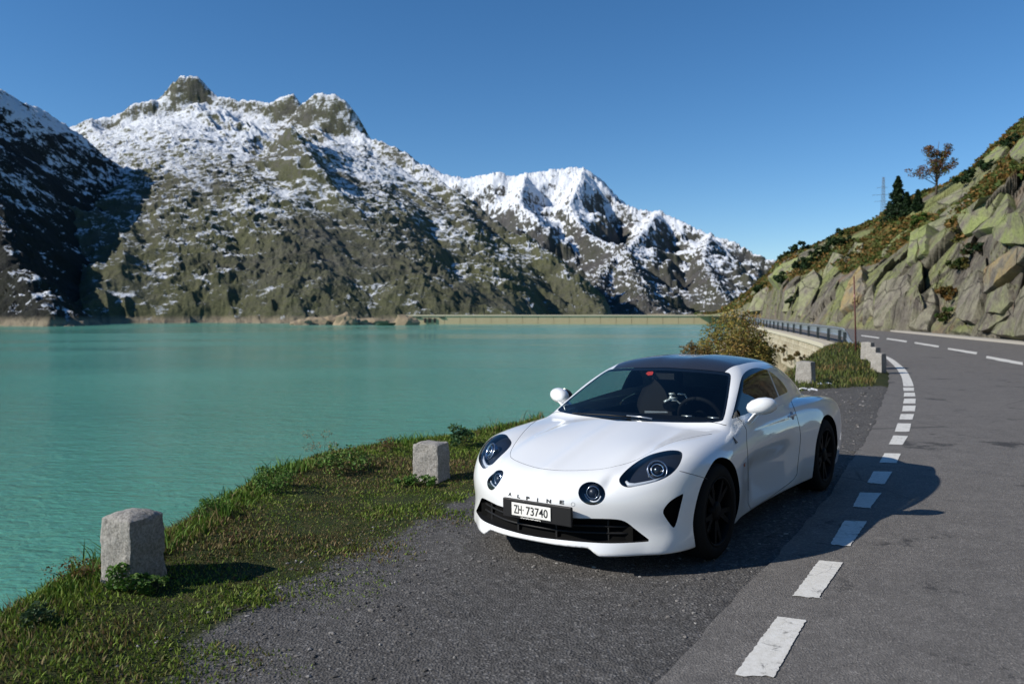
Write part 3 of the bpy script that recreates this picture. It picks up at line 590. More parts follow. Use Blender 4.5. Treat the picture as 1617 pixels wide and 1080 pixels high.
def body_f(x, y, z):
    y = np.abs(y)
    # --- lower body
    zc, zf = s_zc(x), s_zf(x); yf = .680+.03*sstep(.2, -1.2, x)
    t = np.clip(y/yf, 0, 1); S = t*t*t*(t*(t*6-15)+10)
    top = zc+(zf-zc)*S-1.6*np.maximum(y-yf, 0)**2-.03*np.clip(y, 0, .5)**2
    top = top-.020*np.exp(-((y-.50-.02*(x-.3))/.075)**2)*sstep(-.35, .1, x)*(1-sstep(.55, .8, x))      # valley inside each wing
    top = top+.011*np.exp(-(y/.065)**2)*sstep(-.6, .2, x)                                             # spine of the bonnet
    a = z-top
    w = s_w(x)
    side = w-.95*np.maximum(z-.54, 0)**2-.55*np.maximum(.42-z, 0)**2
    sc_ = sstep(-.33, -.75, x)*(1-sstep(-1.45, -1.80, x))
    side = side-.040*sc_*sstep(.64+.05*np.clip(-.6-x, -1, 1), .46, z)*sstep(.08, .40, z)
    side = side+.010*np.exp(-((z-.80)/.05)**2)*sstep(-.5, -1.5, x)
    side = side+.006*sc_*np.exp(-((z-.20)/.06)**2)                                                    # sill
    b = y-side
    xn = s_xn(z); flat = 1-.34*(1-sstep(.12, .34, z))*(1-sstep(.42, .68, y))
    c = x-(xn-s_cv(y)*(flat*(1-sstep(.70, .90, y))+sstep(.70, .90, y))-.06*sstep(.40, .62, y)*sstep(.30, .55, z)*0)
    c = c*.75
    L = smax(smax(a, b, .085), c, .11)
    L = smax(L, -3.31+.30*y*y+.25*np.maximum(.45-z, 0)-x, .10)
    L = L+.016*np.exp(-((y-.455)/.035)**2-((x-.70)/.10)**2-((z-.575)/.05)**2)          # dimple between the two lamps
    zb = .142+.045*(1-sstep(.37, .46, y))*sstep(.4, .6, x)+.02*sstep(-.35, -.5, x)
    L = smax(L, zb-z, .018)
    # --- cabin
    Xw = -.345-(z-.84)*1.93-.28*y*y-.35*(z-.84)**2
    ws = (x-Xw)*.50
    Zr = s_zr(x)-.045*(y/.55)**2-.020*(y/.6)**4-.008*np.exp(-(y/.13)**4)
    yb = s_yb(x)
    Yc = yb-(z-.86)*.44-.30*np.maximum(z-.95, 0)**2
    K = smax(smax(z-Zr, (y-Yc)*.9, .10), ws, .05)
    K = np.maximum(K, .76-z)
    return smin(L, K, .022)
def body_g(V, e=1e-4):
    x, y, z = V.T
    return np.stack([(body_f(x+e, y, z)-body_f(x-e, y, z)), (body_f(x, y+e, z)-body_f(x, y-e, z)), (body_f(x, y, z+e)-body_f(x, y, z-e))], 1)/(2*e)
def body_n(V):
    g = body_g(V); return g/np.linalg.norm(g, axis=1, keepdims=True)
def surface_net(fn, lo, hi, h):
    n = [int(round((b-a)/h))+1 for a, b in zip(lo, hi)]
    ax = [np.linspace(a, a+h*(k-1), k) for a, k in zip(lo, n)]
    f = np.empty(n, np.float32); Yg, Zg = np.meshgrid(ax[1], ax[2], indexing='ij')
    for i, x in enumerate(ax[0]): f[i] = fn(np.full(Yg.shape, x), Yg, Zg)
    s = f < 0
    c = [s[i:n[0]-1+i, j:n[1]-1+j, k:n[2]-1+k] for i in (0, 1) for j in (0, 1) for k in (0, 1)]
    cnt = sum(a.astype(np.int8) for a in c); act = (cnt > 0) & (cnt < 8)
    idx = -np.ones(act.shape, np.int64); ijk = np.argwhere(act); idx[act] = np.arange(len(ijk))
    V = np.array(lo)+(ijk+.5)*h; F = []
    for d in range(3):
        e1, e2 = [k for k in range(3) if k != d]
        A = np.take(s, range(0, n[d]-1), d); B = np.take(s, range(1, n[d]), d)
        ch = np.argwhere(A != B); ok = (ch[:, e1] > 0) & (ch[:, e2] > 0) & (ch[:, e1] < n[e1]-1) & (ch[:, e2] < n[e2]-1); ch = ch[ok]
        q = []
        for o1, o2 in ((-1, -1), (0, -1), (0, 0), (-1, 0)):
            p = ch.copy(); p[:, e1] += o1; p[:, e2] += o2; q.append(idx[p[:, 0], p[:, 1], p[:, 2]])
        q = np.stack(q, 1); fl = A[ch[:, 0], ch[:, 1], ch[:, 2]]
        if d == 1: fl = ~fl
        q[~fl] = q[~fl][:, ::-1]; F.append(q)
    return V, np.concatenate(F)
bV, bQ = surface_net(body_f, (-3.42, -.036, .09), (1.0, 1.0, 1.31), .012)
for _ in range(6):
    g = body_g(bV); st = (body_f(*bV.T)/np.maximum((g*g).sum(1), .05))[:, None]*g
    ln = np.linalg.norm(st, axis=1, keepdims=True); bV = bV-st*np.minimum(1, .01/np.maximum(ln, 1e-9))
bF = np.concatenate([bQ[:, [0, 1, 2]], bQ[:, [0, 2, 3]]])
class Sheet:
    """triangle sheet that can be cut along the zero line of a field"""
    def __init__(s, V, F): s.V = V; s.F = F
    def cut(s, fld):
        """-> (inside where fld > 0, outside, cut segments)"""
        fv = np.asarray(fld, float).copy(); fv[np.abs(fv) < 1e-9] = 1e-9
        V, F = s.V, s.F; p = fv > 0; k = p[F].sum(1)
        ins = [F[k == 3]]; out = [F[k == 0]]; segs = []
        mx = F[(k > 0) & (k < 3)]; newv = {}; NV = []
        def ev(a, b):
            key = (a, b) if a < b else (b, a)
            if key not in newv:
                t = fv[key[0]]/(fv[key[0]]-fv[key[1]]); t = min(max(t, 0.0), 1.0); newv[key] = len(V)+len(NV); NV.append(V[key[0]]*(1-t)+V[key[1]]*t)
            return newv[key]
        I = []; O = []
        for tri in mx.tolist():
            pp = [p[i] for i in tri]; lone = pp.index(True) if sum(pp) == 1 else pp.index(False)
            a, b, c = tri[lone], tri[(lone+1) % 3], tri[(lone+2) % 3]; ab, ac = ev(a, b), ev(a, c)
            one = [(a, ab, ac)]; two = [(ab, b, c), (ab, c, ac)]
            if pp[lone]: I += one; O += two; segs.append((ab, ac))
            else: O += one; I += two; segs.append((ac, ab))
        VV = np.concatenate([V, np.array(NV).reshape(-1, 3)])
        ins = np.concatenate(ins+([np.array(I)] if I else [])).astype(int); out = np.concatenate(out+([np.array(O)] if O else [])).astype(int)
        sg = [(VV[a], VV[b]) for a, b in segs]
        return Sheet(VV, ins).clean(), Sheet(VV, out).clean(), sg
    def clean(s):
        u, inv = np.unique(s.F, return_inverse=True); s.V = s.V[u]; s.F = inv.reshape(-1, 3) if len(u) else s.F; return s
    def add(s, o): return Sheet(np.concatenate([s.V, o.V]), np.concatenate([s.F, o.F+len(s.V)]))
    def mirror(s): return Sheet(s.V*[1, -1, 1], s.F[:, ::-1])
    def offset(s, d): return Sheet(s.V-body_n(s.V)*d, s.F)
    def build(s, name, mt, parent, both=False, nrm=True, **k):
        t = s.add(s.mirror()) if both else s
        return obj(name, mesh(t.V, t.F, True, name, body_n(t.V) if nrm else None), mt, parent, **k)
def poly_sd(P, poly):
    """signed distance to a closed polygon, positive inside"""
    poly = np.asarray(poly, float); x, y = P[:, 0], P[:, 1]; best = np.full(len(P), 1e9); ins = np.zeros(len(P), bool)
    for i in range(len(poly)):
        a, b = poly[i], poly[(i+1) % len(poly)]; e = b-a; L = (e*e).sum()+1e-12
        t = np.clip(((x-a[0])*e[0]+(y-a[1])*e[1])/L, 0, 1); best = np.minimum(best, np.hypot(x-a[0]-t*e[0], y-a[1]-t*e[1]))
        c = ((a[1] > y) != (b[1] > y)) & (x < (b[0]-a[0])*(y-a[1])/(b[1]-a[1]+1e-12)+a[0]); ins ^= c
    return np.where(ins, best, -best)
def rounded(poly, it=2):
    P = np.asarray(poly, float)
    for _ in range(it):
        N = np.roll(P, -1, 0); P = np.stack([.75*P+.25*N, .25*P+.75*N], 1).reshape(-1, 2)
    return P
def wall(segs, vec=None, depth=.03, both=True):
    """strip that runs inwards from a cut edge"""
    A = np.array([a for a, b in segs]); B = np.array([b for a, b in segs])
    if vec is None: da, db = -body_n(A)*depth, -body_n(B)*depth
    else: da = db = np.asarray(vec)*depth
    n = len(A); V = np.concatenate([A, B, B+db, A+da]); i = np.arange(n)
    F = np.concatenate([np.stack([i, i+n, i+2*n], 1), np.stack([i, i+2*n, i+3*n], 1)])
    s = Sheet(V, F); return s.add(s.mirror()) if both else s
def facing(V):
    return ((CAMC-V)*body_n(V)).sum(1) > 0
def pix_field(V, poly, cond, side=1):
    P = c2px(V*[1, side, 1]); return np.where(cond, poly_sd(P, poly), -200)
body = Sheet(bV, bF)
body, _, _ = body.cut(body.V[:, 1])                       # keep the car's left half, mirror later
from mathutils.bvhtree import BVHTree
_full = body.add(body.mirror())
CBVH = BVHTree.FromPolygons(_full.V.tolist(), _full.F.tolist())
def hit(px, py):
    o, d = cray(px, py); h = CBVH.ray_cast(Vector(o), Vector(d).normalized()); return (np.array(h[0]) if h[0] else None)

# ---- materials
def m_paint():
    m = mat('white_car_paint', (.80, .81, .82), .28, 0, .5, 1.0); return m
M_WHITE = m_paint()
M_BLACKGLOSS = mat('black_gloss', (.012, .012, .014), .12, 0, .5, .6)
M_PLASTIC = mat('black_plastic', (.008, .008, .009), .55, spec=.3)
M_MATTE = mat('dark_void', (.004, .004, .004), .9, spec=.1)
M_ROOF = mat('black_roof', (.022, .022, .026), .25, 0, .5, .5)
M_GAP = mat('panel_gap', (.05, .05, .055), .8)
M_RUBBER = mat('tyre_rubber', (.008, .008, .008), .85, spec=.2)
M_RIM = mat('black_rim', (.003, .003, .0035), .6, .0, .15)
M_CHROME = mat('bright_metal', (.75, .75, .76), .15, 1.)
M_SILVER = mat('satin_silver', (.55, .56, .58), .3, .8)
M_LAMP = mat('lamp_reflector', (.30, .33, .38), .2, .9)
M_LAMPDARK = mat('lamp_bucket', (.022, .026, .034), .35, .2)
M_DRL = mat('lamp_guide', (.60, .62, .65), .25)
M_LEATHER = mat('dark_leather', (.007, .007, .008), .75, spec=.2)
M_DISC = mat('brake_disc', (.16, .16, .16), .4, .8)
M_PLATE = mat('plate_white', (.78, .77, .73), .35)
M_INK = mat('black_ink', (.008, .008, .010), .5)
M_RED = mat('red_sticker', (.85, .07, .04), .4)
M_AMBER = mat('amber_marker', (.45, .16, .10), .25)
def m_glass(name, tint, fres, extra):
    m = bpy.data.materials.new(name); m.use_nodes = True; nt = m.node_tree; nt.nodes.remove(nt.nodes['Principled BSDF'])
    o = nt.nodes['Material Output']; mx = nt.nodes.new('ShaderNodeMixShader'); tr = nt.nodes.new('ShaderNodeBsdfTransparent'); gl = nt.nodes.new('ShaderNodeBsdfGlossy')
    lw = nt.nodes.new('ShaderNodeLayerWeight'); lw.inputs[0].default_value = .5
    pw = nt.nodes.new('ShaderNodeMath'); pw.operation = 'POWER'; pw.inputs[1].default_value = 5.0
    mt = nt.nodes.new('ShaderNodeMath'); mt.operation = 'MULTIPLY_ADD'; mt.inputs[1].default_value = extra; mt.inputs[2].default_value = fres
    tr.inputs[0].default_value = (*tint, 1); gl.inputs['Roughness'].default_value = .01; gl.inputs[0].default_value = (1, 1, 1, 1)
    nt.links.new(lw.outputs['Facing'], pw.inputs[0]); nt.links.new(pw.outputs[0], mt.inputs[0]); nt.links.new(mt.outputs[0], mx.inputs[0]); nt.links.new(tr.outputs[0], mx.inputs[1]); nt.links.new(gl.outputs[0], mx.inputs[2])
    nt.links.new(mx.outputs[0], o.inputs[0]); return m
M_GLASS = m_glass('window_glass', (.66, .72, .73), .05, .9)
M_LENS = m_glass('lamp_lens', (.88, .91, .95), .05, .9)

car = empty('sports_car', label='white two-door sports car with black roof parked on the gravel lay-by', cat='car')
car.matrix_world = CARM

# ---- openings, outlines read from the photograph (photo pixels) and laid on the body
HL = rounded([(1077, 712), (1078, 722), (1071, 738), (1058, 750.5), (1043, 758), (1026, 763), (1008, 767), (992, 770), (982, 767), (976.5, 759), (980, 751), (993, 738), (1009, 726.5), (1024, 718.5), (1041, 713.5), (1060, 710)], 2)
GR = rounded([(800, 790), (838, 806), (870, 813), (905, 818), (943, 818.4), (972, 819.3), (984, 821.5), (993, 826.5), (1003, 835), (1026, 852.6), (1027.5, 854), (1024, 854.8), (993, 857), (960, 857.8), (926, 856), (893, 853), (860, 849.5), (838, 846), (800, 836)], 1)
VT = rounded([(1080, 778), (1077, 780), (1068, 784.5), (1058, 791), (1050, 800), (1046, 808), (1050.5, 817), (1063, 834), (1065.5, 832), (1069, 823), (1074, 802)], 1)
SW = rounded([(1154.5, 661), (1157.5, 652), (1164.6, 622), (1169.8, 598), (1175, 588.5), (1184, 582.5), (1193, 580.6), (1202, 581.2), (1212.6, 584.6), (1224, 592), (1236, 604), (1243, 615), (1244, 618.5), (1241, 620.5), (1229, 626), (1217.8, 632.8), (1183, 652.5), (1157, 661)], 1)
HOOD = rounded([(900, 640), (893, 651), (880, 650), (866, 654), (850, 662), (834, 673.5), (819, 691.5), (808.5, 707.5), (805, 717.5), (807.7, 724), (826.5, 732.3), (847, 738.5), (864, 741), (880, 743), (930, 746.5), (1100, 752), (1100, 630)], 1)
nrm = body_n(body.V)

# wheel arches (side view circles)
def arch_field(V, xc, zc, r): return np.where(V[:, 1] > .5, r-np.hypot(V[:, 0]-xc, V[:, 2]-zc), -1)
_, body, seg_f = body.cut(arch_field(body.V, 0, .315, .352))
_, body, seg_r = body.cut(arch_field(body.V, -2.42, .322, .362))
for sg in (seg_f, seg_r):
    wall(sg, (0, -1, 0), .16).build('wheel_arch', M_MATTE, car, nrm=False)
# grille
V = body.V; gi, body, sg = body.cut(pix_field(V, GR, facing(V) & (V[:, 0] > .35) & (V[:, 2] < .5) & (V[:, 1] > -.01)))
sg = [s for s in sg if max(abs(s[0][1]), abs(s[1][1])) > 1e-6]
wall(sg, (-1, 0, 0), .07).build('grille_surround', M_PLASTIC, car, nrm=False)
gback = Sheet(gi.V+[-.07, 0, 0], gi.F); grille = gback.build('grille', M_MATTE, car, both=True, nrm=False)
# air opening in the bumper corner
V = body.V; vi, body, sg = body.cut(pix_field(V, VT, facing(V) & (V[:, 1] > .3)))
vs_ = wall(sg, (-.8, -.6, 0), .05, both=False)
for s in (1, -1): (vs_ if s == 1 else vs_.mirror()).build('vent_surround', M_PLASTIC, car, nrm=False)
for s in (1, -1):
    q = Sheet(vi.V+[-.035, -.03, 0], vi.F); (q if s == 1 else q.mirror()).build('side_vent', M_MATTE, car, nrm=False)
# round driving lamps
LC = hit(934.5, 778.5); LR = np.linalg.norm(hit(955, 778)-hit(913.5, 779))/2
LN = body_n(LC[None])[0]
LP = [(934.5+21.4*math.cos(a), 778.9+18.4*math.sin(a)+.06*21*math.cos(a)) for a in np.linspace(0, 2*math.pi, 40)[:-1]]
def lamp_field(V): return pix_field(V, LP, (V[:, 0] > .4) & (V[:, 1] > .1) & (V[:, 2] > .3) & facing(V))
li, body, sg_l = body.cut(lamp_field(body.V))
# headlights
V = body.V; hi, body, sg_h = body.cut(pix_field(V, HL, facing(V) & (V[:, 1] > .3) & (V[:, 2] > .4)))
# glazing
V = body.V
ws_in = (np.abs(V[:, 0]+.8) < .75) & (V[:, 2] > .80)
Xw = -.345-(V[:, 2]-.84)*1.93-.28*V[:, 1]**2-.35*(V[:, 2]-.84)**2
WS = [(940, 630), (940, 663.5), (1003, 665.2), (1034, 665.8), (1071, 667.2), (1121, 667.2), (1138, 665.5), (1143.5, 662), (1149.5, 632), (1153, 607), (1154.5, 595), (1153, 590), (1149, 588), (1133, 586), (1108, 583.5), (1071, 581.2), (1050, 580), (985, 578), (940, 578)]
ws, body, sg_w = body.cut(pix_field(V, rounded(WS, 1), ws_in & facing(V) & (V[:, 1] > -.01)))
V = body.V; sw, body, sg_s = body.cut(pix_field(V, SW, facing(V) & (V[:, 1] > .3) & (V[:, 2] > .8)))
# black roof panel
V = body.V; xr0 = -1.02
rf = np.minimum(.505+.03*sstep(-1.05, -1.3, V[:, 0])-.10*sstep(-1.9, -2.6, V[:, 0])-V[:, 1], np.minimum(-.9-V[:, 0], V[:, 2]-1.08)); rf = np.where(V[:, 2] > .9, rf, -1)
roof, body, _ = body.cut(rf)
roof.build('roof_panel', M_ROOF, car, both=True)
# rear screen
V = body.V; rs = np.minimum(np.minimum(.44-.25*np.maximum(-2.2-V[:, 0], 0)-V[:, 1], V[:, 0]+2.75), np.minimum(-1.6-V[:, 0], V[:, 2]-.93)); rear, body, _ = body.cut(np.where(body_n(V)[:, 2] > .3, rs, -1))
rear.build('rear_window', M_BLACKGLOSS, car, both=True)
# bonnet (its shut line is read on the far half, then mirrored)
V = body.V; hf = pix_field(V, HOOD, (V[:, 0] > -.75) & (V[:, 2] > .5) & (V[:, 1] < .75) & (nrm.shape[0] > 0) & (body_n(V)[:, 2] > .3), side=-1)
hood, body, _ = body.cut(hf-.30)
V = body.V; hf = pix_field(V, HOOD, (V[:, 0] > -.75) & (V[:, 2] > .5) & (V[:, 1] < .75) & (body_n(V)[:, 2] > .3), side=-1)
gap, body, _ = body.cut(hf+.25)
hood.build('hood', M_WHITE, car, both=True)
gap.offset(.006).build('hood_gap', M_GAP, car, both=True)
# door
DOOR = rounded([(1178.5, 672), (1179, 697), (1181, 721), (1181.5, 760), (1181, 806), (1200, 796), (1240, 768), (1258.5, 752), (1259, 739), (1264, 700), (1264, 680), (1258, 655), (1247, 627), (1230, 600), (1165, 600), (1155, 650)], 1)
V = body.V; dc = facing(V) & (V[:, 1] > .6) & (V[:, 2] < .855)
door, body, _ = body.cut(pix_field(V, DOOR, dc)-.40)
V = body.V; dg, body, _ = body.cut(pix_field(V, DOOR, facing(V) & (V[:, 1] > .6) & (V[:, 2] < .855))+.35)
for s in (1, -1): (door if s == 1 else door.mirror()).build('door', M_WHITE, car)
dg.offset(.008).build('door_gap', M_GAP, car, both=True)
# seam between bumper and wing
sp_ = [hit(a, b) for a, b in ((1073, 743.6), (1080, 745.2), (1090, 748), (1100, 750.8), (1110, 753.8), (1117, 756))]
for s in (1, -1): MB().tube([Vector((p[0], p[1]*s, p[2])) for p in sp_], .0022, 5).build('bumper_seam', M_GAP, car, True)
V = body.V; fr, body, _ = body.cut(V[:, 0]-.02)
fr.build('front_bumper', M_WHITE, car, both=True)
body.build('body_shell', M_WHITE, car, both=True)
# glass panes
wind = ws.build('windshield', M_GLASS, car, both=True)
Vw = ws.V; fw = pix_field(Vw, rounded(WS, 1), (Vw[:, 1] > -.01))
core, rim_, _ = ws.cut(np.where(Vw[:, 1] < .30, np.minimum(fw, 40), fw)-4.2-0*Vw[:, 0])
rim_.offset(.004).build('windshield_border', M_BLACKGLOSS, wind, both=True)
DV = np.array([(1213.5, 583), (1217, 583), (1231.5, 626), (1228, 628)])
Vs = sw.V; Ps = c2px(Vs); tline = (Ps[:, 0]-(1215+(Ps[:, 1]-590)*(14.4/35)))
dvf = 1.1-np.abs(tline)
div, sw2, _ = sw.cut(dvf)
qtr, dgl, _ = sw2.cut(c2px(sw2.V)[:, 0]-(1215+(c2px(sw2.V)[:, 1]-590)*(14.4/35)))
for s in (1, -1):
    (dgl if s == 1 else dgl.mirror()).build('side_window', M_GLASS, car)
    (qtr if s == 1 else qtr.mirror()).build('quarter_window', M_BLACKGLOSS, car)
    (div if s == 1 else div.mirror()).build('window_divider', M_SILVER, car)
# ---- headlight units
def lamp_parts(s):
    S = np.array([1, s, 1])
    unit = Sheet(hi.V*S, hi.F if s > 0 else hi.F[:, ::-1])
    hl = unit.build('headlight', M_LENS, car)
    cen = np.array(hit(1040, 737)); nn = np.array([.72, .42, .55]); nn /= np.linalg.norm(nn)
    q = hi.V-cen; dep = .075; back = cen+q*.93-np.array([.8, .35, .3])*dep
    Sheet(back*S, hi.F if s > 0 else hi.F[:, ::-1]).build('lamp_bucket', M_LAMPDARK, hl, nrm=False)
    A = np.array([a for a, b in sg_h]); B = np.array([b for a, b in sg_h]); n = len(A); i = np.arange(n)
    ia = cen+(A-cen)*.93-np.array([.8, .35, .3])*dep; ib = cen+(B-cen)*.93-np.array([.8, .35, .3])*dep
    Sheet(np.concatenate([A, B, ib, ia])*S, np.concatenate([np.stack([i, i+n, i+2*n], 1), np.stack([i, i+2*n, i+3*n], 1)])).build('lamp_wall', M_LAMPDARK, hl, nrm=False)
    # projector: rings and a lens ball at the outer end, a light guide along the lower edge
    pc = np.array(hit(1038.5, 738.5))-nn*.040
    ax = Vector((.80, .42, .42)).normalized(); Mx = Matrix.Translation(Vector(pc)) @ ax.to_track_quat('Z', 'Y').to_matrix().to_4x4()
    if s < 0: Mx = Matrix.Diagonal((1, -1, 1, 1)) @ Mx
    MB().lathe([(.062, -.02), (.066, .0), (.062, .008), (.054, .0), (.048, -.03)], 36, Mx).build('lamp_ring', M_LAMP, hl, True)
    MB().lathe([(.038, -.01), (.042, .012), (.037, .016), (.032, .004), (.031, -.02)], 36, Mx).build('projector_ring', M_CHROME, hl, True)
    MB().lathe([(.032, -.018), (.028, .004), (.019, .013), (.009, .017), (.0005, .018)], 28, Mx).build('projector_lens', M_BLACKGLOSS, hl, True)
    pts = [np.array(hit(px, py))-nn*.035 for px, py in ((989, 757), (993, 762), (1003, 763), (1018, 760), (1034, 756), (1048, 750))]
    MB().tube([p*S for p in pts], [.008, .014, .014, .012, .009, .004], 8).build('light_guide', M_DRL, hl, True)
    # round lamp
    nl = np.array([math.cos(math.radians(20)), math.sin(math.radians(20)), .12]); nl /= np.linalg.norm(nl)
    rl = Sheet(li.V*S, li.F if s > 0 else li.F[:, ::-1]).build('round_lamp', M_LENS, car)
    A = np.array([a for a, b in sg_l]); B = np.array([b for a, b in sg_l]); n = len(A); i = np.arange(n)
    Sheet(np.concatenate([A, B, B-nl*.09, A-nl*.09])*S, np.concatenate([np.stack([i, i+n, i+2*n], 1), np.stack([i, i+2*n, i+3*n], 1)])).build('lamp_wall', M_BLACKGLOSS, rl, nrm=False)
    Sheet((li.V-nl*.085)*S, li.F if s > 0 else li.F[:, ::-1]).build('lamp_bucket', M_LAMPDARK, rl, nrm=False)
    Mx = Matrix.Translation(Vector(LC-nl*.035)) @ Vector(nl).to_track_quat('Z', 'Y').to_matrix().to_4x4()
    if s < 0: Mx = Matrix.Diagonal((1, -1, 1, 1)) @ Mx
    MB().lathe([(.052, -.035), (.044, -.008), (.039, .006), (.035, .002), (.030, -.02)], 32, Mx).build('lamp_ring', M_LAMP, rl, True)
    MB().lathe([(.030, -.02), (.026, .004), (.015, .012), (.0005, .015)], 28, Mx).build('lamp_bulb', M_LAMPDARK, rl, True)
    MB().tube([Vector(LC*S)-Vector(nl*S)*.03+Vector((0, math.cos(a)*.060, math.sin(a)*.056)) for a in np.linspace(math.radians(195), math.radians(345), 12)], .005, 6).build('light_guide', M_DRL, rl, True)
for s in (1, -1): lamp_parts(s)
# ---- grille bars
for z, t in ((.355, .010), (.310, .010), (.268, .010)):
    ys = np.linspace(-.58, .58, 25); pts = [(float(s_xn(z)-s_cv(abs(y)))-.045, y, z) for y in ys]
    MB().tube(pts, t*.8, 6).build('grille_bar', M_PLASTIC, car, True)
for y in (-.46, -.15, .15, .46):
    MB().box((float(s_xn(.31)-s_cv(abs(y)))-.05, y, .30), (.02, .012, .16)).build('grille_post', M_PLASTIC, car)
# ---- number plate on its black carrier
PX = .905
def py_z(px, py): p = on_plane_x(px, py, PX); return p[1], p[2]
bl = np.array([py_z(793.5, 788)[0], py_z(902, 820)[0]]); zt = .447; zb_ = .325
by = float(bl.mean()); bw = float(bl[1]-bl[0])
hol = empty('plate_carrier_group'); bpy.data.objects.remove(hol)
pc_me = MB().box((PX-.012, by, (zt+zb_)/2), (.022, bw, zt-zb_)).mesh(name='plate_carrier')
carrier = obj('plate_carrier', bevelled(pc_me, .006, 2), M_PLASTIC, car)
y0, zc0 = py_z(808.5, 792); y1, _ = py_z(870, 801.5); pym = (y0+y1)/2; pzt = .5*(py_z(808.5, 792)[1]+py_z(870, 801.5)[1]); pzb = .5*(py_z(809, 812)[1]+py_z(869.5, 822.5)[1])
pl_me = MB().box((PX+.004, pym, (pzt+pzb)/2), (.004, y1-y0, pzt-pzb)).mesh(name='number_plate')
plate = obj('number_plate', bevelled(pl_me, .0015, 1), M_PLATE, carrier)
def text_mesh(s, height, sx=1., thick=.0, bold=0.):
    cu = bpy.data.curves.new('t', 'FONT'); cu.body = s; cu.size = 1; cu.extrude = 0; cu.offset = bold; cu.resolution_u = 4
    o = bpy.data.objects.new('t', cu); C.objects.link(o); dg = bpy.context.evaluated_depsgraph_get(); me = bpy.data.meshes.new_from_object(o.evaluated_get(dg))
    bpy.data.objects.remove(o); n = len(me.vertices); co = np.empty(n*3, np.float32); me.vertices.foreach_get('co', co); co = co.reshape(-1, 3)
    co -= (co.max(0)+co.min(0))/2; co *= height/(co[:, 1].max()-co[:, 1].min()); co[:, 0] *= sx; me.vertices.foreach_set('co', co.ravel()); me.update(); return me
def text_on(name, s, height, pos, nrml, mt, parent, sx=1., bold=0., up=(0, 0, 1), width=None):
    me = text_mesh(s, height, 1., bold=bold); co = np.empty(len(me.vertices)*3, np.float32); me.vertices.foreach_get('co', co); co = co.reshape(-1, 3)
    if width: sx = width/(co[:, 0].max()-co[:, 0].min())
    z = Vector(nrml).normalized(); x = Vector(up).cross(z).normalized(); y = z.cross(x)
    B = np.array([x, y, z]); co = np.stack([co[:, 0]*sx, co[:, 1], co[:, 2]], 1)@B+np.array(pos); me.vertices.foreach_set('co', co.ravel()); me.update()
    return obj(name, me, mt, parent)
pw = y1-y0; ph = pzt-pzb; zm = (pzt+pzb)/2
text_on('plate_letters', 'ZH', ph*.66, (PX+.0072, pym-pw*.335, zm), (1, 0, 0), M_INK, plate, bold=.012, width=pw*.205)
text_on('plate_dot', '.', ph*.10, (PX+.0072, pym-pw*.195, zm), (1, 0, 0), M_INK, plate, bold=.01)
text_on('plate_digits', '73740', ph*.66, (PX+.0072, pym+pw*.155, zm), (1, 0, 0), M_INK, plate, bold=.012, width=pw*.55)
dash_mb = MB(); yy = pym-pw*.27
for i in range(22):
    wd = .0052; dash_mb.box((PX+.0022, yy+i*.0072, pzb-.011+.001*((i*7) % 3)), (.002, wd, .006 if i % 5 else .003))
dash_mb.build('carrier_print', M_PLATE, carrier)
# lettering across the nose
for ch, px, py, wd in (('A', 805.5, 779.9, .030), ('L', 819.2, 783.4, .024), ('P', 833.7, 786.4, .028), ('I', 849, 789, .009), ('N', 866.6, 790.9, .034), ('E', 887, 792.7, .029)):
    h = hit(px, py); n = body_n(h[None])[0]; o = text_on('nose_letter', ch, .023, h, np.array([1., n[1]*.8, .1]), M_INK, car, bold=.055, width=wd)
    co = np.array([v.co[:] for v in o.data.vertices]); out = []
    for p in co:
        q = CBVH.ray_cast(Vector((p[0]+.15, p[1], p[2])), Vector((-1, 0, 0)))[0]; q = np.array(q) if q else p; out.append(q+body_n(q[None])[0]*.0022)
    o.data.vertices.foreach_set('co', np.array(out, np.float32).ravel()); o.data.update()
h = hit(1160.5, 695.5); n = body_n(h[None])[0]; z = Vector(n); x = Vector((-1, 0, .05)); x = (x-z*x.dot(z)).normalized(); y = z.cross(x)
q = lambda a, b: Vector(h)+x*a*.62+y*b*.75+z*.003
e = MB(); pts = [q(a, b) for a, b in ((-.048, -.030), (.004, .040), (.016, .040), (.030, -.030), (.012, -.030), (.004, .010), (-.010, -.014), (-.002, -.014), (-.012, -.030))]
e.add(pts, [tuple(range(len(pts)))]); e.build('fender_emblem', M_INK, car)
h = hit(1175, 734); n = body_n(h[None])[0]; z = Vector(n); x = Vector((-1, 0, 0)); x = (x-z*x.dot(z)).normalized(); y = z.cross(x)
for s in (1, -1):
    pts = [(Vector(h)+x*a+y*b+z*.003) for a, b in ((-.028, .004), (.022, .020), (.020, -.014), (-.004, -.014))]
    MB().add([Vector((p.x, p.y*s, p.z)) for p in pts], [(0, 1, 2, 3)]).build('side_marker', M_AMBER, car)
h = hit(904.7, 796); n = body_n(h[None])[0]
MB().lathe([(.012, .0), (.013, .001), (.011, .0012), (.0105, 0)], 20, Matrix.Translation(Vector(h)) @ Vector(n).to_track_quat('Z', 'Y').to_matrix().to_4x4()).build('parking_sensor', mat('sensor_grey', (.35, .36, .37), .4), car, True)
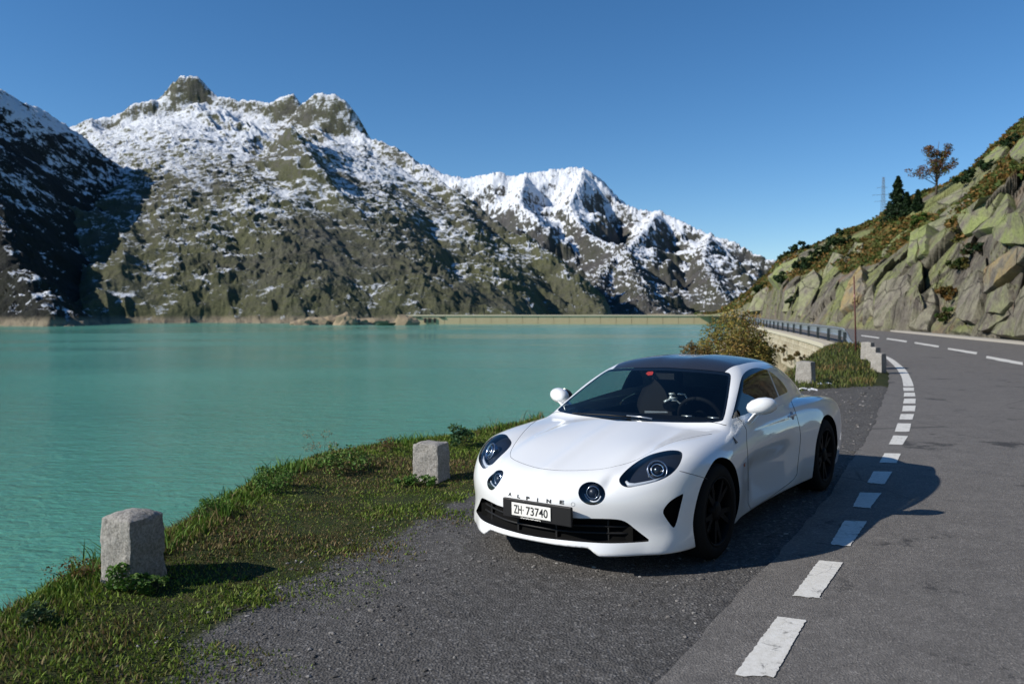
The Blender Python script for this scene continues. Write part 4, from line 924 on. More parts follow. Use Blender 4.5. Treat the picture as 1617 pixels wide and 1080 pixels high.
# door handle
h = hit(1251, 656); n = body_n(h[None])[0]
for s in (1, -1):
    g = MB().box(h+n*.006, (.15, .014, .022)); me = g.mesh(name='door_handle'); me.transform(Matrix.Diagonal((1, s, 1, 1))); obj('door_handle', bevelled(me, .005, 2), mat('handle_white', (.7, .71, .74), .25, 0, .5, .6), car)
    MB().lathe([(.0005, .001), (.032, .001), (.034, .0), (.034, -.004)], 20, Matrix.Diagonal((1, s, 1, 1)) @ Matrix.Translation(Vector(h+n*.001)) @ Vector(n).to_track_quat('Z', 'Y').to_matrix().to_4x4()).build('handle_cup', mat('handle_recess', (.25, .26, .32), .4), car, True)
# ---- wheels
def wheel(xc, zc, R, wid, s):
    yo = .885; M = Matrix.Translation((xc, s*(yo-wid), zc)) @ Matrix.Rotation(math.radians(-90 if s > 0 else 90), 4, 'X')
    wh = empty('wheel_tmp'); bpy.data.objects.remove(wh)
    w = wid
    ty = MB().lathe([(R-.10, .0), (R-.03, -.004), (R-.008, .012), (R, .03), (R+.001, w*.5), (R, w-.03), (R-.008, w-.012), (R-.03, w+.004), (R-.075, w+.006), (R-.092, w-.004), (R-.100, w-.02)], 56, M).build('wheel', M_RUBBER, car, True)
    rr = R-.088
    MB().lathe([(rr, w-.002), (rr+.004, w+.002), (rr-.004, w+.006), (rr-.014, w-.004), (rr-.02, w-.05), (rr-.02, .01)], 56, M).build('rim', M_RIM, ty, True)
    for k in range(5):
        sp = MB()
        for dlt in (-.21, .21):
            a0 = 2*math.pi*k/5+.3; a1 = a0+dlt
            P0 = Vector((math.cos(a0)*.05, math.sin(a0)*.05, w-.020)); P1 = Vector((math.cos(a1)*(rr-.012), math.sin(a1)*(rr-.012), w-.006))
            t = (P1-P0).normalized(); n = Vector((0, 0, 1)); b = n.cross(t)
            vs = []
            for p, hw in ((P0, .020), (P1, .014)):
                vs += [M @ (p-b*hw), M @ (p+b*hw), M @ (p+b*hw*.8-n*.03), M @ (p-b*hw*.8-n*.03)]
            sp.add(vs, [(0, 1, 5, 4), (1, 2, 6, 5), (2, 3, 7, 6), (3, 0, 4, 7), (4, 5, 6, 7), (3, 2, 1, 0)])
        sp.build('spoke', M_RIM, ty)
    MB().lathe([(.0005, w-.004), (.028, w-.004), (.062, w-.012), (.066, w-.05)], 28, M).build('hub_cap', M_RIM, ty, True)
    MB().lathe([(.06, w-.075), (.155, w-.075), (.155, w-.10), (.06, w-.10)], 40, M).build('brake_disc', M_DISC, ty, True)
    MB().lathe([(.01, w-.13), (rr, w-.13), (rr, .0)], 24, M).build('wheel_liner', M_MATTE, ty, True)
for s in (1, -1):
    wheel(0, .313, .313, .215, s); wheel(-2.42, .322, .322, .235, s)
# dark underbody so that no daylight shows through the arches
MB().box((-1.2, 0, .26), (3.7, 1.20, .16)).build('underbody', M_MATTE, car)
MB().box((.15, 0, .40), (.75, 1.16, .34)).build('front_inner_bay', M_MATTE, car)
MB().box((-2.42, 0, .45), (1.2, 1.2, .40)).build('rear_inner_bay', M_MATTE, car)
# ---- cabin
MB().add([(-.52, -.58, .79), (-.52, .58, .79), (-.80, .64, .815), (-.80, -.64, .815), (-.92, .66, .70), (-.92, -.66, .70), (-.92, .66, .30), (-.92, -.66, .30)], [(0, 1, 2, 3), (3, 2, 4, 5), (5, 4, 6, 7)]).build('dashboard', M_LEATHER, car, True)
MB().box((-1.7, 0, .33), (1.8, 1.40, .04)).build('cabin_floor', M_MATTE, car)
for s in (1, -1): MB().box((-1.35, s*.72, .57), (1.2, .05, .40)).build('door_card', M_LEATHER, car)
MB().box((-2.02, 0, .62), (.05, 1.10, .60)).build('bulkhead', M_LEATHER, car)
def seat(s):
    me = bpy.data.meshes.new('seat'); bm = bmesh.new()
    pr = [(-1.20, .46, .25, .05), (-1.30, .50, .26, .06), (-1.58, .47, .25, .07), (-1.68, .60, .27, .07), (-1.74, .80, .27, .06), (-1.79, .90, .25, .05), (-1.81, .95, .16, .045), (-1.83, 1.00, .13, .045), (-1.845, 1.07, .13, .04), (-1.85, 1.10, .09, .03)]
    rings = []
    for i, (x, z, hw, th) in enumerate(pr):
        a = np.array(pr[min(i+1, len(pr)-1)][:2])-np.array(pr[max(i-1, 0)][:2]); a = a/np.linalg.norm(a); nx, nz = a[1], -a[0]
        if nx < 0 and nz < 0: nx, nz = -nx, -nz
        r = []
        for k in range(12):
            t = 2*math.pi*k/12; cyl = math.copysign(abs(math.cos(t))**.6, math.cos(t)); sn = math.copysign(abs(math.sin(t))**.6, math.sin(t))
            r.append(bm.verts.new((x+nx*th*sn*(1+.6*abs(cyl)), s*.36+hw*cyl, z+nz*th*sn*(1+.6*abs(cyl)))))
        rings.append(r)
    for A, B in zip(rings, rings[1:]):
        for k in range(12): bm.faces.new((A[k], A[(k+1) % 12], B[(k+1) % 12], B[k]))
    bm.faces.new(rings[0]); bm.faces.new(rings[-1][::-1]); bmesh.ops.recalc_face_normals(bm, faces=bm.faces); bm.to_mesh(me); bm.free()
    for p in me.polygons: p.use_smooth = True
    return obj('seat', me, M_LEATHER, car)
for s in (1, -1): seat(s)
Mw = Matrix.Translation((-.90, .36, .80)) @ Matrix.Rotation(math.radians(-68), 4, 'Y')
swl = MB().tube([Mw @ Vector((math.cos(a)*.165, math.sin(a)*.175, 0)) for a in np.linspace(0, 2*math.pi, 33)], .016, 8).build('steering_wheel', M_LEATHER, car, True)
MB().lathe([(.0005, .03), (.05, .025), (.06, -.02)], 20, Mw).build('wheel_boss', M_LEATHER, swl, True)
for a in (0, math.pi, -math.pi/2):
    MB().tube([Mw @ Vector((math.sin(a)*.05, math.cos(a)*.05, 0)), Mw @ Vector((math.sin(a)*.16, math.cos(a)*.165, 0))], .012, 6).build('wheel_spoke', M_SILVER, swl, True)
# rear-view mirror, silver bracket behind the glass, sticker and small pale cards on the dashboard
MB().box((-1.00, .0, 1.105), (.03, .20, .05)).build('rear_view_mirror', M_PLASTIC, car)
def glasspt(px, py, off=.01):
    h = hit(px, py); n = body_n(h[None])[0]; return Vector(h-n*off)
def patch(name, pxs, mt, parent, off=.008):
    MB().add([glasspt(x, y, off) for x, y in pxs], [tuple(range(len(pxs)))]).build(name, mt, parent)
patch('windshield_sticker', [(1019.5, 588.5), (1023, 585.5), (1030, 585), (1031.5, 587), (1029.5, 590.5), (1023, 591.5)], M_RED, wind)
bk = MB(); 
def strip(pxs, d, r): bk.tube([at(px, py, d) for px, py in pxs], r, 6)
DB = 6.75
inv = lambda p: CARI @ p
bm_ = MB()
for pxs, r in (([(1049, 635), (1053, 632.5), (1057, 631.5), (1060, 624), (1057, 622.5), (1066, 622)], .012), ([(1059, 632), (1068, 632), (1073, 637), (1083, 637), (1087, 632), (1081, 622.5), (1070, 621.5)], .008), ([(1058, 628), (1069, 629.5)], .014)):
    bm_.tube([inv(at(px, py, DB)) for px, py in pxs], r, 6)
bm_.build('silver_bracket', mat('polished_silver', (.85, .86, .88), .3, .3), car, True)
bp = MB().add([inv(at(px, py, DB+.03)) for px, py in ((1046, 638), (1054, 634), (1068, 634), (1076, 640), (1066, 649), (1058, 650), (1048, 645))], [tuple(range(7))]); bp.build('console_cowl', M_PLASTIC, car)
for pxs in ([(1018, 648.5), (1053, 649.5), (1055, 651.5), (1018, 652)], [(1078, 642), (1097, 643), (1098, 645), (1078, 644.5)]):
    g = []
    for px, py in pxs:
        o, d = cray(px, py); t = (.822-o[2])/d[2]; p = o+d*t; g.append((min(max(p[0], -.98), -.60), p[1], .822))
    MB().add(g, [(0, 1, 2, 3)]).build('dashboard_card', M_DRL, car)
# wipers along the base of the glass
for pxs in ([(905, 654), (930, 656), (960, 657.5), (996, 661)], [(990, 658.8), (1012, 660.5), (1030, 663.5)]):
    MB().tube([glasspt(x, y, -.012) for x, y in pxs], .006, 6).build('wiper', M_PLASTIC if pxs[0][0] < 950 else M_SILVER, wind, True)
# ---- door mirrors
def door_mirror(s):
    n, m = 20, 14; V = []; F = []
    c = Vector((-.80, .890, .925))
    for i in range(n+1):
        u = i/n; t = math.pi*u                                   # 0 = front tip, pi = glass side
        for k in range(m):
            a = 2*math.pi*k/m
            xx = math.cos(t); rr = math.sin(t)**.75 if 0 < u < 1 else 0
            px = .085*xx if xx > 0 else .060*xx
            py = .105*math.cos(a)*rr; pz = .066*math.sin(a)*rr
            p = Vector((px-.03*(py/.105)**1, py, pz+.10*py)); V.append(c+Vector((p.x, p.y, p.z)))
        
    for i in range(n):
        for k in range(m): F.append((i*m+k, i*m+(k+1) % m, (i+1)*m+(k+1) % m, (i+1)*m+k))
    V = [Vector((v.x, v.y*s, v.z)) for v in V]
    if s < 0: F = [f[::-1] for f in F]
    dm = MB().add(V, F).build('door_mirror', M_WHITE, car, True)
    gl = MB(); gl.lathe([(.0005, 0), (.9, 0), (1, .1)], 24, Matrix.Translation((c.x-.052, c.y*s, c.z)) @ Matrix.Rotation(math.radians(-90), 4, 'Y') @ Matrix.Diagonal((.056, .092, .03, 1))); gl.build('mirror_glass', M_BLACKGLOSS, dm, True)
    b0 = hit(1180, 667); st = [(b0[0]-.03, b0[1]-.03, b0[2]-.010, .052), (b0[0]-.045, b0[1]+.012, b0[2]+.008, .050), (-.80, .86, .878, .048), (-.81, .915, .898, .044)]
    V = []; F = []
    for x, y, z, r in st:
        for k in range(10):
            a = 2*math.pi*k/10; V.append(Vector((x+1.6*r*math.cos(a), s*y, z+.42*r*math.sin(a))))
    for i in range(3):
        for k in range(10): F.append((i*10+k, i*10+(k+1) % 10, i*10+10+(k+1) % 10, i*10+10+k))
    MB().add(V, F).build('mirror_arm', M_WHITE, dm, True)
for s in (1, -1): door_mirror(s)
# roof aerial
MB().tube([(-1.93, -.15, 1.225), (-1.99, -.15, 1.275)], .004, 6).build('aerial', M_PLASTIC, car, True)
# ================================================================== THINGS IN THE PLACE
def vc_mat(name, rough=.8, sheen=0., trans=0., bump=None):
    """leaf, blade and stone colour comes from a per-vertex tint"""
    m = mat(name, (.1, .1, .1), rough, spec=.25); t = NT(m); a = t.n('ShaderNodeVertexColor', layer_name='tint')
    t.set(color=a.outputs[0])
    if trans:
        tr = t.n('ShaderNodeBsdfTranslucent'); mx = t.n('ShaderNodeMixShader'); mx.inputs[0].default_value = trans
        t.l(a.outputs[0], tr.inputs[0]); t.l(t.b.outputs[0], mx.inputs[1]); t.l(tr.outputs[0], mx.inputs[2]); t.l(mx.outputs[0], t.out.inputs[0])
    return m
M_BLADE = vc_mat('grass_blades', .7, trans=.25); M_LEAF = vc_mat('leaves', .65, trans=.25); M_STONES = vc_mat('loose_stones', .9)
M_BARK = mat('bark', (.085, .065, .05), .95)
def pick(pal, n, var=.25):
    pal = np.asarray(pal, float); c = pal[rng.integers(0, len(pal), n)]; return c*(1+rng.uniform(-var, var, (n, 1)))
# ---- granite posts
def m_granite():
    m = mat('rough_granite', (.3, .3, .3), .92, spec=.25); t = NT(m); v = t.coord('Object')
    c = t.ramp(t.noise(v, 55, 4, .75), [(.30, (.07, .066, .062)), (.46, (.25, .237, .218)), (.62, (.42, .40, .37))]); c = t.mix(.35, c, t.ramp(t.noise(v, 7, 5, .65), [(.3, (.17, .152, .128)), (.7, (.42, .40, .37))]))
    c = t.mix(t.ramp(t.noise(v, 11, 5, .7), [(.62, 0.), (.70, .45)]), c, (.10, .085, .07))
    t.set(color=c, normal=t.bump(t.math('ADD', t.noise(v, 30, 5, .7), t.math('MULTIPLY', t.noise(v, 110, 3, .7), .5)), .8, .012)); return m
M_GRANITE = m_granite()
def stone_block(w, d, h, seed, rough=.010, taper=.07, dome=.02, nx=18, nz=20):
    """rough-hewn post: a box whose faces and edges are knocked about"""
    bm = bmesh.new(); bmesh.ops.create_cube(bm, size=1); bmesh.ops.subdivide_edges(bm, edges=bm.edges[:], cuts=nx, use_grid_fill=True)
    for v in bm.verts:
        x, y, z = v.co; r = max(abs(x), abs(y))*2
        k = 26.; ln = (abs(2*x)**k+abs(2*y)**k+abs(2*z)**k)**(1/k); x, y, z = x/ln*1.0, y/ln*1.0, z/ln if False else z
        sc_ = 1-taper*(z+.5)
        p = Vector((x*w*sc_, y*d*sc_, (z+.5)*h))
        if z > .49: p.z += dome*(1-min(1, r)**2)
        n = mnoise.noise_vector(p*9+Vector((seed*3.1, seed, 0)))*.9+mnoise.noise_vector(p*28+Vector((seed, 7, 0)))*.55+mnoise.noise_vector(p*70)*.25
        e = 1.0 if z > -.49 else .3
        v.co = p+n*rough*e
    me = bpy.data.meshes.new('granite_post'); bm.to_mesh(me); bm.free()
    for p in me.polygons: p.use_smooth = True
    try: me.set_sharp_from_angle(angle=math.radians(38))
    except Exception: pass
    return me
def post(px, py, w, d, h, rz, label, seed, sink=.04, **k):
    p = on_land(px, py); o = obj('granite_post', stone_block(w, d, h+sink, seed, **k), M_GRANITE, label=label, cat='stone post', group='granite posts along the bank')
    o.location = (p.x, p.y, p.z-sink); o.rotation_euler = (0, 0, math.radians(rz)); return o
post(211, 913, .26, .27, .385, -24, 'largest rough granite post in the grass at the lower left', 1, dome=.035)
post(681, 757, .30, .27, .365, -22, 'stocky granite post on the bank just left of the white car', 2)
post(1272, 604, .36, .30, .46, -40, 'pale granite post beside snow behind the white car', 3)
post(1387, 586, .30, .30, .46, -48, 'nearest of the granite posts beside the curving edge line', 4)
post(1379, 574, .30, .30, .46, -52, 'middle one of the granite posts beside the curving edge line', 5)
post(1370, 566, .30, .30, .46, -45, 'farthest of the granite posts beside the curving edge line', 6)
# ---- snow left on the grass
M_SNOW = mat('old_snow', (.82, .84, .88), .7)
def snow_patch(pxs, h, label, seed):
    P = [on_land(*p) for p in pxs]; c = sum(P, Vector())/len(P); n = len(P); rings = 6; V = []; F = []
    Q = smooth_line([(p.x, p.y) for p in P+[P[0]]], .08)[:-1]; n = len(Q)
    for i in range(rings+1):
        t = i/rings
        for q in Q:
            x = q[0]*(1-t)+c.x*t; y = q[1]*(1-t)+c.y*t; j = .30*(1-t)*mnoise.noise(Vector((x*2.2, y*2.2, seed)))+.12*(1-t)*mnoise.noise(Vector((x*6, y*6, seed)))
            V.append((x+j, y+j*1.5, zland(x, y)-.05+h*1.5*math.sqrt(max(0, 1-(1-t)**2))*(1+.6*mnoise.noise(Vector((x*4, y*4, seed+3))))))
    for i in range(rings):
        for k in range(n): F.append((i*n+k, i*n+(k+1) % n, (i+1)*n+(k+1) % n, (i+1)*n+k))
    obj('snow_patch', mesh(np.array(V), F, True, 'snow_patch'), M_SNOW, label=label, cat='snow', group='old snow on the verge')
snow_patch([(1258, 617), (1262, 612), (1276, 611), (1288, 612), (1296, 615), (1292, 619), (1275, 619)], .05, 'larger heap of old snow right behind the car tail', 1)
snow_patch([(1284, 605), (1296, 603.2), (1312, 603.6), (1320, 605), (1306, 606.2), (1290, 606.4)], .05, 'thin streak of snow in the shade of the granite post', 2)
# ---- grass on the bank: one mass of blades
def inside_turf(x, y): return glook('e', x, y), glook('t', x, y), glook('ro', x, y)
def blades(name, n_try, xr, yr, hfun, pal, label, width=.0035, keep=None, zmin=-2.5, dens_y=True):
    if dens_y: y = yr[0]+(yr[1]-yr[0])*rng.random(n_try)**1.7
    else: y = rng.uniform(*yr, n_try)
    x = rng.uniform(*xr, n_try); e, t, ro = inside_turf(x, y)
    k = keep(x, y, e, t, ro); x, y, e, t = x[k], y[k], e[k], t[k]; n = len(x)
    z = glook('z', x, y); k = z > zmin; x, y, z, e, t = x[k], y[k], z[k], e[k], t[k]; n = len(x)
    h = hfun(x, y, e, t)*rng.uniform(.5, 1.3, n); a = rng.uniform(0, 2*math.pi, n); lean = rng.uniform(.1, .9, n)*h; la = rng.uniform(0, 2*math.pi, n)
    w = width*rng.uniform(.7, 1.6, n)*(1+.10*y); dx, dy = np.cos(a)*w, np.sin(a)*w; lx, ly = np.cos(la)*lean, np.sin(la)*lean
    B = np.stack([x, y, z-.01], 1); M = B+np.stack([lx*.35, ly*.35, h*.6], 1); T = B+np.stack([lx, ly, h], 1); D = np.stack([dx, dy, 0*dx], 1)
    V = np.stack([B-D, B+D, M+D*.7, M-D*.7, T], 1).reshape(-1, 3); i = np.arange(n)*5
    F = np.concatenate([np.stack([i, i+1, i+2], 1), np.stack([i, i+2, i+3], 1), np.stack([i+3, i+2, i+4], 1)])
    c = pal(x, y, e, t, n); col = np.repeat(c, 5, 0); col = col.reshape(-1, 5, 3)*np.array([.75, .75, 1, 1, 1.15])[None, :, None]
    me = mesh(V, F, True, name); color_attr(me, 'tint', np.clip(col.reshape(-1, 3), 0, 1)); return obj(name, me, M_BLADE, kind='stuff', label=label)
GREEN = [(.125, .195, .022), (.16, .23, .03), (.09, .15, .02), (.19, .23, .05)]; DRY = [(.19, .15, .07), (.25, .19, .09), (.14, .10, .045), (.11, .06, .03)]; OLIVE = [(.105, .105, .028), (.135, .115, .038)]
def pal_lawn(x, y, e, t, n):
    f = fbm(x*1.3, y*1.3, oct=4, seed=13)+.35*rng.normal(size=n)+.12*np.exp(-((t-.3)/.5)**2); g = pick(GREEN, n); o = pick(OLIVE, n); d = pick(DRY, n)
    return np.where((f > .52)[:, None], d, np.where((f > .22)[:, None], o, g))
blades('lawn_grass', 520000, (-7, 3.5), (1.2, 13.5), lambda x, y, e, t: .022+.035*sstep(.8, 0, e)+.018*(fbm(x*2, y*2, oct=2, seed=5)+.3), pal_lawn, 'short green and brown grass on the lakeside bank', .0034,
       keep=lambda x, y, e, t, ro: (e > -1.6) & (t > -.55) & (rng.random(len(x)) < sstep(-.45, .35, t+.9*fbm(x*2.2, y*2.2, oct=4, seed=19))*(.65+.35*sstep(-.35, .25, fbm(x*3.1, y*3.1, oct=3, seed=29)+.25*t))))
def pal_edge(x, y, e, t, n):
    f = fbm(x*.9+3, y*.9, oct=3, seed=14)+.30*rng.normal(size=n); return np.where((f > .48)[:, None], pick(DRY, n), np.where((f > .30)[:, None], pick(OLIVE, n), pick([(.085, .17, .02), (.12, .20, .03), (.065, .13, .018)], n)))
blades('edge_grass', 150000, (-7, 4), (1.5, 14), lambda x, y, e, t: .07+.13*np.clip(fbm(x*1.5, y*1.5, oct=3, seed=41)+.35, 0, 1), pal_edge, 'longer tufted grass along the edge of the bank', .0034,
       keep=lambda x, y, e, t, ro: (e > -1.0) & (e < .55) & (rng.random(len(x)) < sstep(-.15, .45, fbm(x*1.2, y*1.2, oct=3, seed=43)+.25*(1-np.abs(e-.05)/.6))))
blades('verge_grass', 42000, (2, 13.5), (14, 40), lambda x, y, e, t: .09+.05*fbm(x, y, oct=2, seed=47), lambda x, y, e, t, n: np.where((fbm(x*.6, y*.6, oct=3, seed=49)+.3*rng.normal(size=n) > .22)[:, None], pick([(.17, .14, .05), (.13, .08, .03)], n), pick([(.075, .105, .02), (.10, .125, .03), (.11, .11, .035)], n)),
       'green and brown grass mound behind the car', .004, keep=lambda x, y, e, t, ro: (e > -1.5) & (t > .05) & (ro > .25), dens_y=False)
# dry stems standing up along the edge
def pal_dry(x, y, e, t, n): return pick(DRY, n)
blades('dry_stems', 7000, (-6.5, 2), (2.5, 12), lambda x, y, e, t: .16+.18*np.clip(fbm(x*.9, y*.9, oct=2, seed=53)+.2, 0, 1), pal_dry, 'dry straw stems at the lip of the bank', .0020,
       keep=lambda x, y, e, t, ro: (e > -.7) & (e < .30) & (fbm(x*.8+5, y*.8, oct=2, seed=55) > -.05))
# ---- loose stones of the lay-by
def ico():
    bm = bmesh.new(); bmesh.ops.create_icosphere(bm, subdivisions=1, radius=1); V = np.array([v.co[:] for v in bm.verts]); F = np.array([[v.index for v in f.verts] for f in bm.faces]); bm.free(); return V, F
IV, IF = ico()
def stones(name, n_try, xr, yr, size, keep, label, pw=1.8):
    y = yr[0]+(yr[1]-yr[0])*rng.random(n_try)**pw; x = rng.uniform(*xr, n_try); e, t, ro = inside_turf(x, y); k = keep(x, y, e, t, ro); x, y = x[k], y[k]; n = len(x)
    z = glook('z', x, y); r = size[0]+(size[1]-size[0])*rng.random(n)**5
    S = np.stack([r*rng.uniform(.8, 1.5, n), r*rng.uniform(.7, 1.1, n), r*rng.uniform(.35, .7, n)], 1); a = rng.uniform(0, 6.28, n); ca, sa = np.cos(a), np.sin(a)
    J = 1+rng.uniform(-.28, .28, (n, len(IV), 1)); P = IV[None]*S[:, None]*J; X = P[..., 0]*ca[:, None]-P[..., 1]*sa[:, None]+x[:, None]; Y = P[..., 0]*sa[:, None]+P[..., 1]*ca[:, None]+y[:, None]; Z = P[..., 2]+z[:, None]+S[:, 2:3]*.25
    F = (IF[None]+(np.arange(n)*len(IV))[:, None, None]).reshape(-1, 3); me = mesh(np.stack([X, Y, Z], -1).reshape(-1, 3), F, False, name)
    c = pick([(.09, .085, .08), (.12, .112, .107), (.16, .15, .142), (.24, .23, .22), (.07, .066, .062), (.10, .095, .09)], n, .2); color_attr(me, 'tint', np.repeat(c, len(IV), 0)); return obj(name, me, M_STONES, kind='stuff', label=label)
stones('gravel', 40000, (-3.5, 3.2), (1.0, 13), (.003, .015), lambda x, y, e, t, ro: (t < .35) & (ro > .03) & (fbm(x*1.1, y*1.1, oct=3, seed=59) > -.25), 'loose gravel chips on the lay-by')
stones('gravel_behind_car', 3500, (2, 10.5), (9, 18.5), (.008, .035), lambda x, y, e, t, ro: (t < .1) & (ro > .03), 'pale gravel chips of the lay-by behind the car', 1.)
stones('asphalt_edge_crumbs', 5200, (-1, 8), (1.0, 16), (.004, .016), lambda x, y, e, t, ro: (np.abs(ro-.04) < .10), 'crumbs along the broken asphalt edge')
# ---- small plants with leaves
def leaf_blob(mb_v, mb_f, cols, c, r, n, size, pal, flat=.6, shell=.35, up=.0):
    """n leaf quads spread through an ellipsoid; appended to running lists"""
    d = rng.normal(size=(n, 3)); d /= np.linalg.norm(d, axis=1, keepdims=True); rr = (shell+(1-shell)*rng.random(n))**.6
    P = np.asarray(c)+d*rr[:, None]*np.asarray(r)
    a = rng.normal(size=(n, 3)); a[:, 2] *= flat; a /= np.linalg.norm(a, axis=1, keepdims=True); b = rng.normal(size=(n, 3)); b -= a*(a*b).sum(1, keepdims=True); b /= np.linalg.norm(b, axis=1, keepdims=True)
    s = size*rng.uniform(.6, 1.4, (n, 1)); V = np.stack([P-a*s, P+b*s*.55, P+a*s, P-b*s*.55], 1).reshape(-1, 3); mb_v.append(V); mb_f.append(n); cols.append(np.repeat(pick(pal, n, .3), 4, 0))
def leaf_obj(name, mv, mf, mc, parent=None, mt=None, **k):
    me = mesh(np.concatenate(mv), np.arange(sum(mf)*4).reshape(-1, 4), False, name); color_attr(me, 'tint', np.clip(np.concatenate(mc), 0, 1)); return obj(name, me, mt or M_LEAF, parent, **k)
def weed(px, py, r, n, size, pal, label, h=.5):
    p = on_land(px, py); rt = empty('weed_plant', p, label=label, cat='plant', group='weeds on the bank')
    mv, mf, mc = [], [], []; stems = MB()
    for k in range(max(5, n//26)):
        a = rng.uniform(0, 6.28); q = rng.random()**.6*r; c = np.array([math.cos(a)*q, math.sin(a)*q, h*r*(.25+.75*rng.random())]); stems.tube([(c[0]*.2, c[1]*.2, -.02), (c[0]*.7, c[1]*.7, c[2]*.7), tuple(c)], .002, 4); leaf_blob(mv, mf, mc, c, (r*.34, r*.34, r*.24), 60, size*.55, pal)
    leaf_obj('foliage', mv, mf, mc, rt); stems.build('stem', M_BARK, rt)
LG = [(.065, .15, .022), (.095, .19, .03), (.05, .11, .02), (.13, .20, .05)]
weed(196, 928, .13, 240, .026, LG, 'leafy green weed at the foot of the largest granite post', 1.0)
weed(238, 934, .10, 160, .024, LG, 'low green weed against the shaded face of the largest post', .8)
weed(668, 768, .13, 200, .026, LG, 'bright green weed at the foot of the stocky post', .7)
weed(642, 768, .10, 120, .026, LG, 'small leafy weed left of the stocky post', .7)
weed(722, 703, .22, 260, .036, [(.035, .085, .03), (.05, .11, .04), (.03, .07, .02)], 'dark green bushy weed right of the stocky post', 1.0)
weed(430, 776, .20, 420, .022, LG, 'lush green tuft on the bank between the two posts', .9)
weed(545, 742, .30, 420, .030, LG+[(.12, .12, .03)], 'broad green tuft on the bank left of the stocky post', .6)
weed(330, 818, .17, 300, .020, LG, 'green tuft on the lip of the bank right of the largest post', .8)
weed(60, 985, .14, 140, .026, [(.04, .075, .03), (.055, .095, .04)], 'bluish green weed near the left edge of the picture', .6)
weed(40, 940, .09, 90, .018, [(.13, .05, .03), (.17, .09, .04), (.08, .05, .02)], 'withered reddish brown weed at the left edge of the picture', 1.8)
weed(620, 712, .20, 150, .018, [(.16, .07, .04), (.20, .12, .06), (.08, .07, .02)], 'reddish brown withered weed behind the stocky post', .7)
weed(510, 722, .22, 130, .016, [(.30, .22, .13), (.24, .17, .09)], 'straw coloured dry tuft above the water', 1.2)
weed(120, 915, .24, 180, .016, [(.16, .09, .03), (.20, .12, .05), (.10, .07, .02)], 'orange brown dried tuft left of the largest post', .45)
# a twig on the grass
p = on_land(382, 965); tw = MB().tube([(p.x-.04, p.y-.02, p.z+.014), (p.x, p.y, p.z+.016), (p.x+.035, p.y+.045, p.z+.02)], [.005, .006, .003], 5); tw.build('twig', M_BARK, label='small dark twig lying on the grass', cat='twig')
# ---- autumn bush between the car and the retaining wall
def bush(c, R, H, n, size, pal, label, name='bush', group=None, stems=9):
    rt = empty(name, c, label=label, cat='bush', group=group); mv, mf, mc = [], [], []; st = MB()
    for k in range(n//60):
        a = rng.uniform(0, 6.28); q = R*math.sqrt(rng.random()); hz = H*(1-.55*(q/R)**2)*rng.uniform(.25, 1.0); cc = np.array([math.cos(a)*q, math.sin(a)*q, hz])
        leaf_blob(mv, mf, mc, cc, (R*.22, R*.22, H*.14), 60, size, np.asarray(pal)[rng.integers(0, len(pal), 2)])
        if k % 3 == 0: st.tube([(cc[0]*.1, cc[1]*.1, -.2), (cc[0]*.6, cc[1]*.6, cc[2]*.6), (cc[0]*1.02, cc[1]*1.02, cc[2]*1.12)], [.02, .012, .004], 5)
    leaf_obj('foliage', mv, mf, mc, rt); st.build('stem', M_BARK, rt); return rt
BP = [(.25, .195, .05), (.19, .18, .042), (.30, .21, .06), (.24, .14, .045), (.14, .14, .03)]
bush(at(1160, 600, 24.5), 1.10, 2.2, 14000, .036, BP, 'tall olive brown autumn bush behind the car roof')
bush(at(1098, 597, 23.5), .66, 1.05, 4200, .034, [(.15, .09, .03), (.19, .11, .04), (.11, .09, .025)], 'lower russet bush left of the tall autumn bush')
# ---- retaining wall below the guard rail, stone by stone
WLp = smooth_line([(13.9, 34.6), (16.0, 40.5), (20.2, 58), (24.5, 77), (30.2, 101)], .25)
sW = np.concatenate([[0], np.cumsum(np.linalg.norm(np.diff(WLp, axis=0), axis=1))])
def wl(s): return np.array([np.interp(s, sW, WLp[:, 0]), np.interp(s, sW, WLp[:, 1])])
def m_wallstone():
    m = mat('pale_wall_stone', (.4, .36, .28), .92, spec=.2); t = NT(m); v = t.coord('Object'); oi = t.n('ShaderNodeObjectInfo')
    c = t.mix(.6, t.ramp(oi.outputs['Random'], [(0., (.30, .25, .17)), (.5, (.42, .36, .26)), (1., (.50, .44, .34))]), t.ramp(t.noise(v, 1.6, 6, .7), [(.3, (.22, .18, .12)), (.7, (.50, .44, .34))]))
    t.set(color=c, normal=t.bump(t.noise(v, 8, 5, .7), .6, .05)); return m
M_WSTONE = m_wallstone()
wall_o = empty('retaining_wall', (*wl(0), 0), label='pale stone retaining wall below the guard rail', cat='wall')
def block_mesh(seed):
    me = stone_block(1, 1, 1, seed, rough=.05, taper=0., dome=0., nx=3); return me
BM = [block_mesh(k+20) for k in range(5)]
inv_w = wall_o.location
row_h = .42
for r in range(5):
    s = rng.uniform(0, .5); zt = -.10-r*row_h
    while s < 46:
        ln = rng.uniform(.55, 1.15)*(1+s*.012); p0, p1 = wl(s), wl(min(s+ln, sW[-1])); m = (p0+p1)/2; tdir = p1-p0
        if not (r > 2 and s > 34):
            o = obj('stone', BM[rng.integers(0, 5)], M_WSTONE if len(BM[0].materials) == 0 else None, wall_o)
            o.location = Vector((m[0], m[1], zt-row_h))-inv_w; o.rotation_euler = (rng.normal()*.02, rng.normal()*.02, math.atan2(tdir[1], tdir[0])+rng.normal()*.02); o.scale = (np.linalg.norm(tdir)*.97, .55, row_h*.96)
        s += ln
for b in BM:
    if len(b.materials) == 0: b.materials.append(M_WSTONE)
V = []; F = []
